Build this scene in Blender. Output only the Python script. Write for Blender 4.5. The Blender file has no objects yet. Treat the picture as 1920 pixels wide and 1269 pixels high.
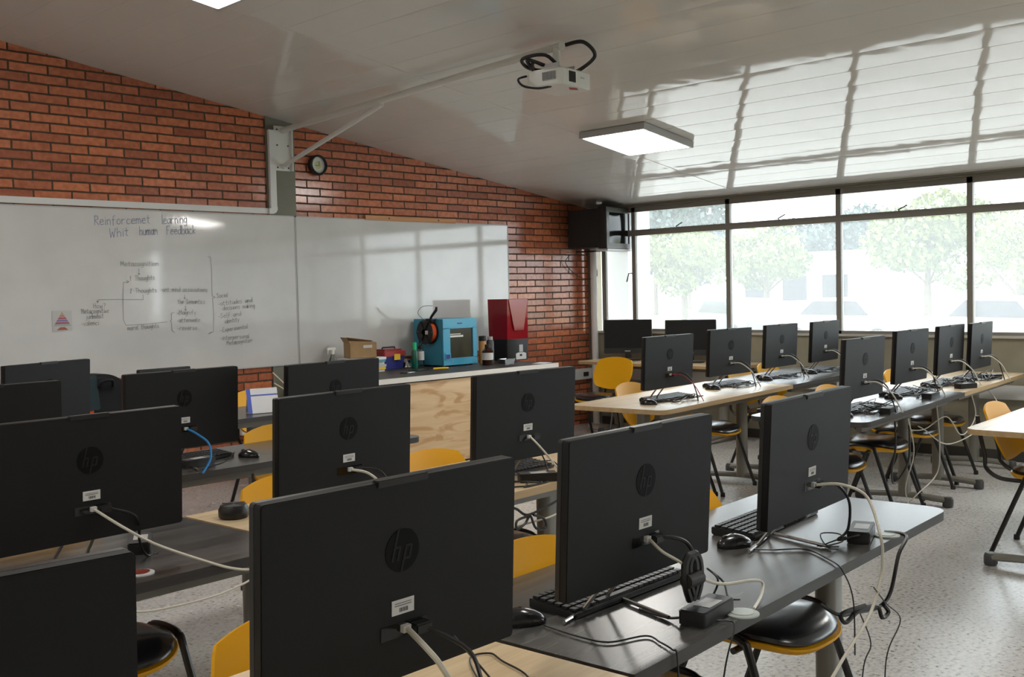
import bpy, math, random
from mathutils import Vector, Matrix
C = bpy.context.scene.collection
PI = math.pi
R = math.radians

# ------------------------------------------------------------------ camera, sky, exposure
cam_d = bpy.data.cameras.new('camera'); cam = bpy.data.objects.new('camera', cam_d); C.objects.link(cam)
cam_d.sensor_width = 36; cam_d.lens = 36*1960.4/1920; cam_d.clip_start = .05; cam_d.clip_end = 400
yaw, pitch, roll = .77859, -.0443, -.02298
f_ = Vector((math.cos(yaw)*math.cos(pitch), math.sin(yaw)*math.cos(pitch), math.sin(pitch)))
r_ = Vector((math.sin(yaw), -math.cos(yaw), 0)); u_ = r_.cross(f_)
r2 = r_*math.cos(roll)+u_*math.sin(roll); u2 = -r_*math.sin(roll)+u_*math.cos(roll)
cam.matrix_world = Matrix(((r2.x, u2.x, -f_.x, -8.893), (r2.y, u2.y, -f_.y, -7.5515), (r2.z, u2.z, -f_.z, 1.472), (0, 0, 0, 1)))
bpy.context.scene.camera = cam
W = bpy.data.worlds.new('sky'); bpy.context.scene.world = W; W.use_nodes = True
bg = W.node_tree.nodes['Background']; bg.inputs[0].default_value = (.90, .96, 1.0, 1); bg.inputs[1].default_value = 4.9
vs = bpy.context.scene.view_settings
vs.view_transform = 'Standard'; vs.look = 'None'; vs.gamma = 1; vs.use_curve_mapping = False; vs.exposure = 0.45
LED = 18.5
try:
    bpy.context.scene.cycles.max_bounces = 10; bpy.context.scene.cycles.diffuse_bounces = 6
    bpy.context.scene.cycles.transparent_max_bounces = 12; bpy.context.scene.cycles.use_denoising = True
    bpy.context.scene.cycles.sample_clamp_indirect = 6
except Exception: pass

# ------------------------------------------------------------------ materials
def nm(name):
    m = bpy.data.materials.new(name); m.use_nodes = True
    nt = m.node_tree; return m, nt, nt.nodes['Principled BSDF']
def mat(name, col, rough=.5, metal=0, spec=.5, coat=0, emit=None, es=0, noise=0, nscale=60, bump=0):
    m, nt, b = nm(name)
    b.inputs['Base Color'].default_value = (*col, 1); b.inputs['Roughness'].default_value = rough
    b.inputs['Metallic'].default_value = metal; b.inputs['Specular IOR Level'].default_value = spec
    b.inputs['Coat Weight'].default_value = coat
    if emit: b.inputs['Emission Color'].default_value = (*emit, 1); b.inputs['Emission Strength'].default_value = es
    if noise or bump:
        tc = nt.nodes.new('ShaderNodeTexCoord'); n = nt.nodes.new('ShaderNodeTexNoise'); n.inputs['Scale'].default_value = nscale
        n.inputs['Detail'].default_value = 4
        nt.links.new(tc.outputs['Object'], n.inputs['Vector'])
        if noise:
            mx = nt.nodes.new('ShaderNodeMix'); mx.data_type = 'RGBA'; mx.blend_type = 'MULTIPLY'; mx.inputs[0].default_value = noise
            mx.inputs[6].default_value = (*col, 1); nt.links.new(n.outputs['Fac'], mx.inputs[7]); nt.links.new(mx.outputs[2], b.inputs['Base Color'])
        if bump:
            bp = nt.nodes.new('ShaderNodeBump'); bp.inputs['Strength'].default_value = bump; bp.inputs['Distance'].default_value = .002
            nt.links.new(n.outputs['Fac'], bp.inputs['Height']); nt.links.new(bp.outputs[0], b.inputs['Normal'])
    return m
def ramp(nt, stops):
    r = nt.nodes.new('ShaderNodeValToRGB'); e = r.color_ramp.elements
    while len(e) < len(stops): e.new(.5)
    for i, (p, c) in enumerate(stops): e[i].position = p; e[i].color = (*c, 1)
    return r
def wood(name, stops, rough, sc=(1.2, 28, 28), coat=0, knots=False):
    m, nt, b = nm(name); tc = nt.nodes.new('ShaderNodeTexCoord'); mp = nt.nodes.new('ShaderNodeMapping'); mp.inputs['Scale'].default_value = sc
    n = nt.nodes.new('ShaderNodeTexNoise'); n.inputs['Scale'].default_value = 1; n.inputs['Detail'].default_value = 6; n.inputs['Distortion'].default_value = .7
    nt.links.new(tc.outputs['Object'], mp.inputs[0]); nt.links.new(mp.outputs[0], n.inputs['Vector'])
    r = ramp(nt, stops); nt.links.new(n.outputs['Fac'], r.inputs[0])
    if knots:
        v = nt.nodes.new('ShaderNodeTexNoise'); v.inputs['Scale'].default_value = 1; v.inputs['Detail'].default_value = 2; v.inputs['Distortion'].default_value = 1.5
        mp2 = nt.nodes.new('ShaderNodeMapping'); mp2.inputs['Scale'].default_value = (2.2, 9, 9); mp2.inputs['Location'].default_value = (3.1, 0, 1.7)
        nt.links.new(tc.outputs['Object'], mp2.inputs[0]); nt.links.new(mp2.outputs[0], v.inputs['Vector'])
        r3 = ramp(nt, [(0, (.42, .24, .11)), (.36, (.66, .47, .30)), (.47, (1, 1, 1)), (1, (1, 1, 1))]); nt.links.new(v.outputs['Fac'], r3.inputs[0])
        mx = nt.nodes.new('ShaderNodeMix'); mx.data_type = 'RGBA'; mx.blend_type = 'MULTIPLY'; mx.inputs[0].default_value = .62
        nt.links.new(r.outputs[0], mx.inputs[6]); nt.links.new(r3.outputs[0], mx.inputs[7]); nt.links.new(mx.outputs[2], b.inputs['Base Color'])
    else: nt.links.new(r.outputs[0], b.inputs['Base Color'])
    b.inputs['Roughness'].default_value = rough; b.inputs['Coat Weight'].default_value = coat; b.inputs['Coat Roughness'].default_value = .15
    return m

M = {}
M['dark_top'] = wood('dark_grey_wood', [(.3, (.030, .030, .029)), (.5, (.062, .060, .057)), (.7, (.095, .092, .086))], .25)
M['dark_edge'] = wood('dark_edge_band', [(.3, (.028, .025, .023)), (.7, (.05, .045, .041))], .45)
M['oak_top'] = wood('light_maple_top', [(.3, (.50, .36, .20)), (.5, (.60, .45, .27)), (.7, (.68, .53, .33))], .33)
M['oak_edge'] = wood('tan_edge_band', [(.3, (.40, .27, .13)), (.7, (.50, .35, .19))], .45)
M['oak_panel'] = wood('knotty_oak_panel', [(.3, (.60, .40, .21)), (.5, (.66, .46, .26)), (.7, (.74, .54, .33))], .5, (1.5, 18, 18), knots=True)
M['batten'] = wood('orange_batten', [(.3, (.42, .17, .05)), (.7, (.58, .27, .10))], .4)
M['steel'] = mat('grey_painted_steel', (.20, .195, .17), .35, .0, .5, .2)
M['white_edge'] = mat('white_edge', (.75, .72, .66), .4)
M['yellow'] = mat('yellow_plastic', (.78, .38, .006), .42, 0, .22)
M['cushion'] = mat('black_vinyl', (.013, .013, .016), .22, 0, .7, bump=.05, nscale=300)
M['tube'] = mat('black_tube', (.012, .012, .012), .28)
M['shell'] = mat('charcoal_shell', (.0085, .0085, .0086), .55, 0, .25, bump=.25, nscale=900)
M['gloss_black'] = mat('gloss_black', (.006, .006, .007), .12)
M['screen'] = mat('screen_glass', (.004, .004, .005), .10, 0, .3)
M['black'] = mat('black_plastic', (.012, .012, .012), .4)
M['logo'] = mat('logo_black', (.0028, .0028, .003), .6, 0, .15)
M['keys'] = mat('key_black', (.018, .018, .019), .42)
M['mid'] = mat('dark_grey_plastic', (.06, .06, .062), .35)
M['mouse'] = mat('glossy_mouse_black', (.014, .014, .015), .18)
M['label'] = mat('silver_label', (.62, .62, .60), .5)
M['print'] = mat('label_print', (.10, .10, .10), .6)
M['chrome'] = mat('brushed_wire', (.55, .55, .55), .22, 1)
M['cable_w'] = mat('beige_cable', (.60, .57, .48), .45)
M['cable_b'] = mat('black_cable', (.01, .01, .01), .4)
M['cable_blue'] = mat('blue_cable', (.02, .22, .55), .4)
M['white'] = mat('white_paint', (.72, .71, .66), .4)
M['white_metal'] = mat('white_metal', (.68, .69, .65), .35, 0, .5, .2)
M['duct'] = mat('white_duct', (.66, .67, .66), .4)
M['frame'] = mat('grey_window_frame', (.24, .225, .20), .45)
M['concrete'] = mat('grey_green_paint', (.20, .195, .15), .55, noise=.3, nscale=8)
M['sillwall'] = mat('grey_beige_wall', (.36, .335, .25), .55, noise=.3, nscale=6)
M['plaster'] = mat('white_plaster', (.72, .70, .66), .7)
M['dark_base'] = mat('dark_baseboard', (.045, .043, .038), .4)
M['sill'] = mat('pale_sill', (.55, .54, .50), .35)
M['blue'] = mat('blue_housing', (.06, .36, .55), .35, 0, .5, .2)
M['blue_d'] = mat('blue_panel', (.045, .28, .42), .4)
M['oliveglass'] = mat('dark_olive_pane', (.055, .052, .034), .12)
M['grey'] = mat('light_grey', (.45, .45, .44), .4)
M['cardboard'] = mat('cardboard', (.42, .27, .13), .8, noise=.25, nscale=20)
M['paper'] = mat('white_paper', (.75, .76, .78), .7)
M['bluepaper'] = mat('blue_print', (.08, .13, .55), .6)
M['navy'] = mat('navy_plastic', (.03, .035, .22), .35)
M['red'] = mat('red_plastic', (.35, .02, .02), .35)
M['orange'] = mat('orange_fabric', (.75, .10, .02), .7)
M['note'] = mat('yellow_note', (.80, .52, .04), .7)
M['green'] = mat('green_plastic', (.0, .10, .06), .25)
M['green_b'] = mat('bright_green_cap', (.01, .55, .20), .35)
M['brown'] = mat('brown_bottle', (.035, .012, .008), .12)
M['amber'] = mat('amber_label', (.45, .22, .07), .5)
M['silver'] = mat('polished_metal', (.62, .62, .62), .15, 1)
M['teal'] = mat('teal_dark_fabric', (.018, .038, .045), .8)
M['blackf'] = mat('black_fabric', (.009, .009, .011), .85)
M['tvblack'] = mat('tv_black', (.006, .006, .006), .5)
M['tvgrey'] = mat('tv_bezel', (.045, .042, .042), .45)
M['pink'] = mat('pink_plastic', (.75, .02, .12), .4)
M['tealp'] = mat('teal_paper', (.10, .32, .36), .6)
M['stick'] = mat('pale_wood_stick', (.62, .50, .36), .6)
M['grommet'] = mat('pale_grommet', (.42, .46, .43), .35)
M['redgrommet'] = mat('red_lid', (.20, .03, .02), .3)
M['marker_b'] = mat('blue_marker', (.26, .28, .43), .6)
M['marker_g'] = mat('grey_marker', (.27, .27, .265), .6)
M['bark'] = mat('bark', (.12, .09, .06), .9)
M['leaf'] = mat('yellow_green_leaves', (.14, .165, .035), .6)
M['leaf2'] = mat('blue_green_leaves', (.042, .075, .066), .6)
M['carw'] = mat('white_car_paint', (.8, .8, .8), .2)
M['carb'] = mat('blue_grey_car_paint', (.12, .17, .24), .2)
M['tyre'] = mat('tyre', (.02, .02, .02), .8)
M['pave'] = mat('pale_pavement', (.60, .58, .54), .8, noise=.3, nscale=1)
M['lawn'] = mat('lawn', (.25, .34, .10), .9, noise=.4, nscale=2)
M['build'] = mat('pale_building', (.70, .68, .64), .8)

def m_led():
    m, nt, b = nm('led_diffuser'); b.inputs['Emission Color'].default_value = (1, .97, .92, 1); b.inputs['Emission Strength'].default_value = LED
    b.inputs['Base Color'].default_value = (.9, .9, .9, 1); return m
M['led'] = m_led()
def m_glass():
    m = bpy.data.materials.new('window_glass'); m.use_nodes = True; nt = m.node_tree
    for n in list(nt.nodes): nt.nodes.remove(n)
    o = nt.nodes.new('ShaderNodeOutputMaterial'); t = nt.nodes.new('ShaderNodeBsdfTransparent'); t.inputs[0].default_value = (.93, .95, .95, 1)
    g = nt.nodes.new('ShaderNodeBsdfGlossy'); g.inputs['Roughness'].default_value = .03
    fr = nt.nodes.new('ShaderNodeFresnel'); fr.inputs[0].default_value = 1.25
    mx = nt.nodes.new('ShaderNodeMixShader'); nt.links.new(fr.outputs[0], mx.inputs[0]); nt.links.new(t.outputs[0], mx.inputs[1]); nt.links.new(g.outputs[0], mx.inputs[2])
    tl = nt.nodes.new('ShaderNodeBsdfTranslucent'); tl.inputs[0].default_value = (.95, .97, 1, 1)
    m2 = nt.nodes.new('ShaderNodeMixShader'); m2.inputs[0].default_value = .12
    nt.links.new(mx.outputs[0], m2.inputs[1]); nt.links.new(tl.outputs[0], m2.inputs[2]); nt.links.new(m2.outputs[0], o.inputs[0]); return m
M['glass'] = m_glass()
def m_tint(name, col, rough=.05, body=None):
    m = bpy.data.materials.new(name); m.use_nodes = True; nt = m.node_tree
    for n in list(nt.nodes): nt.nodes.remove(n)
    o = nt.nodes.new('ShaderNodeOutputMaterial'); t = nt.nodes.new('ShaderNodeBsdfTransparent'); t.inputs[0].default_value = (*col, 1)
    g = nt.nodes.new('ShaderNodeBsdfGlossy'); g.inputs['Roughness'].default_value = rough
    fr = nt.nodes.new('ShaderNodeFresnel'); fr.inputs[0].default_value = 1.5
    mx = nt.nodes.new('ShaderNodeMixShader'); nt.links.new(fr.outputs[0], mx.inputs[0]); nt.links.new(t.outputs[0], mx.inputs[1]); nt.links.new(g.outputs[0], mx.inputs[2])
    out = mx.outputs[0]
    if body:
        d = nt.nodes.new('ShaderNodeBsdfPrincipled'); d.inputs['Base Color'].default_value = (*body, 1); d.inputs['Roughness'].default_value = .15
        m3 = nt.nodes.new('ShaderNodeMixShader'); m3.inputs[0].default_value = .5; nt.links.new(out, m3.inputs[1]); nt.links.new(d.outputs[0], m3.inputs[2]); out = m3.outputs[0]
    nt.links.new(out, o.inputs[0]); return m
M['redglass'] = m_tint('red_acrylic', (.80, .04, .05), body=(.50, .008, .02))
M['redfacet'] = m_tint('pale_red_acrylic', (.85, .2, .2), body=(.55, .10, .10))
M['clear'] = m_tint('clear_plastic', (.85, .87, .85), .15)

def m_brick():
    m, nt, b = nm('glazed_red_brick'); tc = nt.nodes.new('ShaderNodeTexCoord')
    sx = nt.nodes.new('ShaderNodeSeparateXYZ'); nt.links.new(tc.outputs['Object'], sx.inputs[0])
    def math_(op, a, bb):
        n = nt.nodes.new('ShaderNodeMath'); n.operation = op
        for i, v in enumerate((a, bb)):
            if isinstance(v, (int, float)): n.inputs[i].default_value = v
            else: nt.links.new(v, n.inputs[i])
        return n.outputs[0]
    xx = math_('ADD', math_('ADD', sx.outputs[0], sx.outputs[1]), 5.979+.1345+.269*50)
    zz = math_('ADD', sx.outputs[2], -2.475+.0675*100)
    cb = nt.nodes.new('ShaderNodeCombineXYZ'); nt.links.new(xx, cb.inputs[0]); nt.links.new(zz, cb.inputs[1])
    # slight waviness of the courses
    n0 = nt.nodes.new('ShaderNodeTexNoise'); n0.inputs['Scale'].default_value = 9; nt.links.new(tc.outputs['Object'], n0.inputs['Vector'])
    vm = nt.nodes.new('ShaderNodeVectorMath'); vm.operation = 'MULTIPLY_ADD'; vm.inputs[1].default_value = (.008, .008, 0); nt.links.new(n0.outputs['Color'], vm.inputs[0]); nt.links.new(cb.outputs[0], vm.inputs[2])
    br = nt.nodes.new('ShaderNodeTexBrick'); nt.links.new(vm.outputs[0], br.inputs['Vector'])
    br.inputs['Scale'].default_value = 1; br.inputs['Brick Width'].default_value = .269; br.inputs['Row Height'].default_value = .0675
    br.inputs['Mortar Size'].default_value = .0075; br.inputs['Mortar Smooth'].default_value = .25; br.inputs['Bias'].default_value = -.1
    br.inputs['Color1'].default_value = (.60, .20, .095, 1); br.inputs['Color2'].default_value = (.33, .10, .055, 1); br.inputs['Mortar'].default_value = (.085, .048, .025, 1)
    n = nt.nodes.new('ShaderNodeTexNoise'); n.inputs['Scale'].default_value = 25; n.inputs['Detail'].default_value = 5; nt.links.new(tc.outputs['Object'], n.inputs['Vector'])
    r = ramp(nt, [(.3, (.72, .70, .70)), (.7, (1.12, 1.12, 1.12))]); nt.links.new(n.outputs['Fac'], r.inputs[0])
    mx = nt.nodes.new('ShaderNodeMix'); mx.data_type = 'RGBA'; mx.blend_type = 'MULTIPLY'; mx.inputs[0].default_value = .9
    nt.links.new(br.outputs['Color'], mx.inputs[6]); nt.links.new(r.outputs[0], mx.inputs[7]); nt.links.new(mx.outputs[2], b.inputs['Base Color'])
    rr = nt.nodes.new('ShaderNodeMapRange'); rr.inputs['To Min'].default_value = .17; rr.inputs['To Max'].default_value = .85; nt.links.new(br.outputs['Fac'], rr.inputs[0]); nt.links.new(rr.outputs[0], b.inputs['Roughness'])
    inv = math_('SUBTRACT', 1.0, br.outputs['Fac']); h = math_('ADD', inv, math_('MULTIPLY', n.outputs['Fac'], .12))
    bp = nt.nodes.new('ShaderNodeBump'); bp.inputs['Strength'].default_value = .9; bp.inputs['Distance'].default_value = .004
    nt.links.new(h, bp.inputs['Height']); nt.links.new(bp.outputs[0], b.inputs['Normal']); return m
M['brick'] = m_brick()
def m_floor():
    m, nt, b = nm('speckled_terrazzo'); tc = nt.nodes.new('ShaderNodeTexCoord')
    v = nt.nodes.new('ShaderNodeTexNoise'); v.inputs['Scale'].default_value = 55; v.inputs['Detail'].default_value = 3; nt.links.new(tc.outputs['Object'], v.inputs['Vector'])
    r = ramp(nt, [(.30, (.11, .105, .10)), (.38, (.48, .475, .46)), (.52, (.62, .62, .605)), (.75, (.74, .735, .72))]); nt.links.new(v.outputs['Fac'], r.inputs[0])
    n = nt.nodes.new('ShaderNodeTexNoise'); n.inputs['Scale'].default_value = 1.3; n.inputs['Detail'].default_value = 5; nt.links.new(tc.outputs['Object'], n.inputs['Vector'])
    r2_ = ramp(nt, [(.3, (.86, .85, .84)), (.7, (1, 1, 1))]); nt.links.new(n.outputs['Fac'], r2_.inputs[0])
    mx = nt.nodes.new('ShaderNodeMix'); mx.data_type = 'RGBA'; mx.blend_type = 'MULTIPLY'; mx.inputs[0].default_value = 1
    nt.links.new(r.outputs[0], mx.inputs[6]); nt.links.new(r2_.outputs[0], mx.inputs[7]); nt.links.new(mx.outputs[2], b.inputs['Base Color'])
    rr = nt.nodes.new('ShaderNodeMapRange'); rr.inputs['To Min'].default_value = .18; rr.inputs['To Max'].default_value = .36; nt.links.new(n.outputs['Fac'], rr.inputs[0]); nt.links.new(rr.outputs[0], b.inputs['Roughness']); b.inputs['Specular IOR Level'].default_value = .85
    return m
M['floor'] = m_floor()
def m_ceil():
    m, nt, b = nm('glossy_white_panels'); b.inputs['Base Color'].default_value = (.66, .64, .60, 1); b.inputs['Roughness'].default_value = .05; b.inputs['Specular IOR Level'].default_value = .26
    tc = nt.nodes.new('ShaderNodeTexCoord'); n = nt.nodes.new('ShaderNodeTexNoise'); n.inputs['Scale'].default_value = 2.2; n.inputs['Detail'].default_value = 2
    nt.links.new(tc.outputs['Object'], n.inputs['Vector'])
    bp = nt.nodes.new('ShaderNodeBump'); bp.inputs['Strength'].default_value = .35; bp.inputs['Distance'].default_value = .012
    nt.links.new(n.outputs['Fac'], bp.inputs['Height']); nt.links.new(bp.outputs[0], b.inputs['Normal']); return m
M['ceil'] = m_ceil()
def m_board():
    m, nt, b = nm('glossy_whiteboard'); tc = nt.nodes.new('ShaderNodeTexCoord'); n = nt.nodes.new('ShaderNodeTexNoise'); n.inputs['Scale'].default_value = 3; n.inputs['Detail'].default_value = 6
    nt.links.new(tc.outputs['Object'], n.inputs['Vector']); r = ramp(nt, [(.35, (.585, .585, .575)), (.65, (.63, .63, .62))]); nt.links.new(n.outputs['Fac'], r.inputs[0]); nt.links.new(r.outputs[0], b.inputs['Base Color'])
    b.inputs['Roughness'].default_value = .06; b.inputs['Specular IOR Level'].default_value = .7
    bp = nt.nodes.new('ShaderNodeBump'); bp.inputs['Strength'].default_value = .10; bp.inputs['Distance'].default_value = .002
    nt.links.new(n.outputs['Fac'], bp.inputs['Height']); nt.links.new(bp.outputs[0], b.inputs['Normal']); return m
M['board'] = m_board()

# ------------------------------------------------------------------ mesh helpers
class MB:
    def __init__(s): s.v = []; s.f = []; s.mi = []; s.cur = 0
    def add(s, vs_, fs, T=None):
        o = len(s.v)
        for v in vs_:
            v = Vector(v); s.v.append(tuple(T @ v) if T else tuple(v))
        for f in fs: s.f.append(tuple(i+o for i in f)); s.mi.append(s.cur)
        return s
    def box(s, c, d, T=None):
        x, y, z = c; a, b, h = d[0]/2, d[1]/2, d[2]/2
        return s.add([(x+i*a, y+j*b, z+k*h) for k in (-1, 1) for j in (-1, 1) for i in (-1, 1)],
                     [(0, 2, 3, 1), (4, 5, 7, 6), (0, 1, 5, 4), (2, 6, 7, 3), (0, 4, 6, 2), (1, 3, 7, 5)], T)
    def b2(s, a, b, T=None): return s.box([(p+q)/2 for p, q in zip(a, b)], [abs(q-p) for p, q in zip(a, b)], T)
    def tube(s, pts, r, n=8, smooth=0, flat=1.0, closed=False, cap=True):
        P = [Vector(p) for p in pts]
        if smooth: P = catmull(P, smooth, closed)
        N = len(P); rr = r if isinstance(r, (list, tuple)) else None
        up = Vector((0, 0, 1)); vs_ = []; pn = None
        for i, p in enumerate(P):
            if closed: t = P[(i+1) % N]-P[i-1]
            else: t = P[min(i+1, N-1)]-P[max(i-1, 0)]
            if t.length < 1e-9: t = Vector((0, 0, 1))
            t.normalize()
            if pn is None:
                a = up if abs(t.z) < .9 else Vector((1, 0, 0)); pn = (a-t*a.dot(t)).normalized()
            else:
                pn = pn-t*pn.dot(t)
                pn = pn.normalized() if pn.length > 1e-6 else t.orthogonal().normalized()
            q = t.cross(pn); rad = rr[min(i, len(rr)-1)] if rr else r
            for k in range(n):
                a = 2*PI*k/n; vs_.append(p+pn*(math.cos(a)*rad)+q*(math.sin(a)*rad*flat))
        fs = []
        for i in range(N if closed else N-1):
            j = (i+1) % N
            for k in range(n): k2 = (k+1) % n; fs.append((i*n+k, i*n+k2, j*n+k2, j*n+k))
        if cap and not closed: fs += [tuple(range(n))[::-1], tuple((N-1)*n+k for k in range(n))]
        return s.add(vs_, fs)
    def lathe(s, prof, n=20, T=None):
        vs_ = []; fs = []
        for r, z in prof:
            for k in range(n): a = 2*PI*k/n; vs_.append((r*math.cos(a), r*math.sin(a), z))
        for i in range(len(prof)-1):
            for k in range(n): k2 = (k+1) % n; fs.append((i*n+k, i*n+k2, (i+1)*n+k2, (i+1)*n+k))
        fs += [tuple(range(n))[::-1], tuple((len(prof)-1)*n+k for k in range(n))]
        return s.add(vs_, fs, T)
    def prism(s, poly, h0, h1, axis='z', T=None):
        n = len(poly)
        def m3(p, h): return {'z': (p[0], p[1], h), 'y': (p[0], h, p[1]), 'x': (h, p[0], p[1])}[axis]
        vs_ = [m3(p, h0) for p in poly]+[m3(p, h1) for p in poly]
        fs = [tuple(range(n))[::-1], tuple(range(n, 2*n))]+[(i, (i+1) % n, n+(i+1) % n, n+i) for i in range(n)]
        return s.add(vs_, fs, T)
    def shell(s, fn, nu, nv, th):   # fn(u,v)->point, both sides and a rim
        P = [[Vector(fn(-1+2*i/nu, -1+2*j/nv)) for i in range(nu+1)] for j in range(nv+1)]
        def nrm(j, i):
            a = P[j][min(i+1, nu)]-P[j][max(i-1, 0)]; b = P[min(j+1, nv)][i]-P[max(j-1, 0)][i]; c = a.cross(b)
            return c.normalized() if c.length > 1e-12 else Vector((0, -1, 0))
        A = [P[j][i] for j in range(nv+1) for i in range(nu+1)]
        B = [P[j][i]-nrm(j, i)*th for j in range(nv+1) for i in range(nu+1)]
        n = nu+1; o = len(A); fs = []
        for j in range(nv):
            for i in range(nu):
                q = (j*n+i, j*n+i+1, (j+1)*n+i+1, (j+1)*n+i); fs.append(q); fs.append(tuple(x+o for x in q[::-1]))
        ring = [i for i in range(n)]+[j*n+nu for j in range(1, nv+1)]+[nv*n+i for i in range(nu-1, -1, -1)]+[j*n for j in range(nv-1, 0, -1)]
        for k in range(len(ring)):
            a, b = ring[k], ring[(k+1) % len(ring)]; fs.append((b, a, a+o, b+o))
        return s.add(A+B, fs)
    def build(s, name, mats, parent=None, smooth=35, loc=None, bevel=0):
        me = bpy.data.meshes.new(name); me.from_pydata(s.v, [], s.f)
        if not isinstance(mats, (list, tuple)): mats = [mats]
        for m in mats: me.materials.append(m)
        for p, i in zip(me.polygons, s.mi): p.material_index = i
        import bmesh
        b = bmesh.new(); b.from_mesh(me); bmesh.ops.recalc_face_normals(b, faces=b.faces)
        if bevel: bmesh.ops.bevel(b, geom=[e for e in b.edges if len(e.link_faces) == 2 and e.calc_face_angle(0) > .6], offset=bevel, segments=2, affect='EDGES', clamp_overlap=True)
        b.to_mesh(me); b.free()
        if smooth:
            for p in me.polygons: p.use_smooth = True
            me.set_sharp_from_angle(angle=R(smooth))
        o = bpy.data.objects.new(name, me); C.objects.link(o)
        if parent: o.parent = parent
        if loc: o.location = loc
        return o
def catmull(P, n, closed=False):
    out = []; N = len(P)
    rng = range(N if closed else N-1)
    for i in rng:
        if closed: a, b, c, d = P[i-1], P[i], P[(i+1) % N], P[(i+2) % N]
        else: a, b, c, d = P[max(i-1, 0)], P[i], P[i+1], P[min(i+2, N-1)]
        for k in range(n):
            t = k/n; out.append(.5*((2*b)+(c-a)*t+(2*a-5*b+4*c-d)*t*t+(3*b-a-3*c+d)*t**3))
    if not closed: out.append(P[-1].copy())
    return out
def rrect(x0, y0, x1, y1, r, n=5):
    out = []
    for cx, cy, a0 in ((x1-r, y0+r, -PI/2), (x1-r, y1-r, 0), (x0+r, y1-r, PI/2), (x0+r, y0+r, PI)):
        for k in range(n+1): a = a0+PI/2*k/n; out.append((cx+r*math.cos(a), cy+r*math.sin(a)))
    return out
def tag(o, label=None, cat=None, group=None, kind=None):
    if label: o['label'] = label
    if cat: o['category'] = cat
    if group: o['group'] = group
    if kind: o['kind'] = kind
    return o
def empty(name, loc=(0, 0, 0), rz=0, **k):
    o = bpy.data.objects.new(name, None); C.objects.link(o); o.location = loc; o.rotation_euler = (0, 0, rz); o.empty_display_size = .05
    return tag(o, **k)
kids = {}
def copy_tree(o, parent=None):
    c = o.copy(); C.objects.link(c); c.parent = parent
    for ch in list(o.children): copy_tree(ch, c)
    return c
def struct(o): o['kind'] = 'structure'; return o
SL = .1459
def cz(x): return 2.375-SL*x

# ------------------------------------------------------------------ the room
XL, YB = -10.6, -10.6
b = MB(); b.b2((XL-.2, YB-.2, -.1), (.2, .2, 0)); struct(b.build('floor', M['floor'], smooth=0))
b = MB(); b.prism([(XL-.2, 0), (.0, 0), (.0, cz(0)+.05), (XL-.2, cz(XL-.2)+.05)], 0, .2, 'y'); struct(b.build('wall_back', M['brick'], smooth=0))
b = MB(); b.prism([(XL-.2, 0), (.15, 0), (.15, 2.6), (XL-.2, cz(XL-.2)+.05)], YB-.2, YB, 'y'); struct(b.build('wall_rear', M['plaster'], smooth=0))
b = MB(); b.b2((XL-.2, YB, 0), (XL, 0, cz(XL)+.1)); struct(b.build('wall_left', M['plaster'], smooth=0))
b = MB(); b.b2((0, YB, 0), (.16, 0, 1.005)); b.b2((0, -.045, 1.0), (.16, .2, 2.6)); struct(b.build('wall_right', M['sillwall'], smooth=0))
b = MB(); b.b2((-.03, YB, 1.003), (.15, -.045, 1.024)); struct(b.build('trim_1', M['sill'], smooth=0))
b = MB(); b.b2((0, YB, 2.37), (.16, 0, 2.75)); b.b2((-.02, YB, 2.36), (.05, 0, 2.40)); struct(b.build('trim_2', M['frame'], smooth=0))
b = MB(); b.tube([(-.012, YB, 2.352), (-.012, -.02, 2.352)], .013, 10); struct(b.build('trim_3', M['concrete']))
b = MB(); b.tube([(-.04, -.105, 0), (-.04, -.105, 2.36)], .038, 20); struct(b.build('trim_4', mat('white_pipe', (.9, .9, .9), .35)))
b = MB(); b.b2((-.02, -.052, 0), (.02, -.002, 2.36)); struct(b.build('trim_5', M['concrete'], smooth=0))
b = MB(); b.b2((-.02, YB, 0), (0, -.17, .085)); struct(b.build('baseboard_right', M['dark_base'], smooth=0))
# ceiling of bowed glossy planks
pts = []; pk = .2675; x = .18; k0 = -.105
edges = [k0-pk*i for i in range(-1, 41)]
for i in range(len(edges)-1):
    a, bb = edges[i], edges[i+1]
    for k in range(13):
        t = k/12; xx = (a-.003)+(bb+.003-(a-.003))*t
        pts.append((xx, cz(xx)-.00055*4*t*(1-t)))
    pts.append((bb-.0, cz(bb)+.0012))
b = MB(); n = len(pts); vs_ = []
for yy in (YB-.1, .1): vs_ += [(p[0], yy, p[1]) for p in pts]
b.add(vs_, [(i, i+1, n+i+1, n+i) for i in range(n-1)])
ceil_o = b.build('ceiling', M['ceil'], smooth=12); struct(ceil_o)
b = MB(); b.b2((XL-.2, YB-.2, 0), (.3, .3, .02)); o = b.build('ceiling_deck', M['plaster'], smooth=0); struct(o); o.name = 'ceiling.001'
for v in o.data.vertices: v.co.z += cz(v.co.x)+.03
def on_ceiling(mb, name, m, x0, y0, x1, y1, d0, d1):
    mb.b2((x0, y0, -d1), (x1, y1, -d0))
    mb.v = [(v[0], v[1], cz(v[0])+v[2]) for v in mb.v]; return mb.build(name, m, smooth=0)
for yy, i in ((-1.98, 6), (-6.2, 7)):
    struct(on_ceiling(MB(), 'trim_%d' % i, M['ceil'], XL, yy-.011, 0, yy+.011, -.004, .003))

# pillar in the brick wall
b = MB(); b.prism([(-4.095, 0), (-3.818, 0), (-3.818, cz(-3.818)+.02), (-4.095, cz(-4.095)+.02)], -.012, .05, 'y'); o = b.build('wall_pillar', M['concrete'], smooth=0); struct(o)

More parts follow.
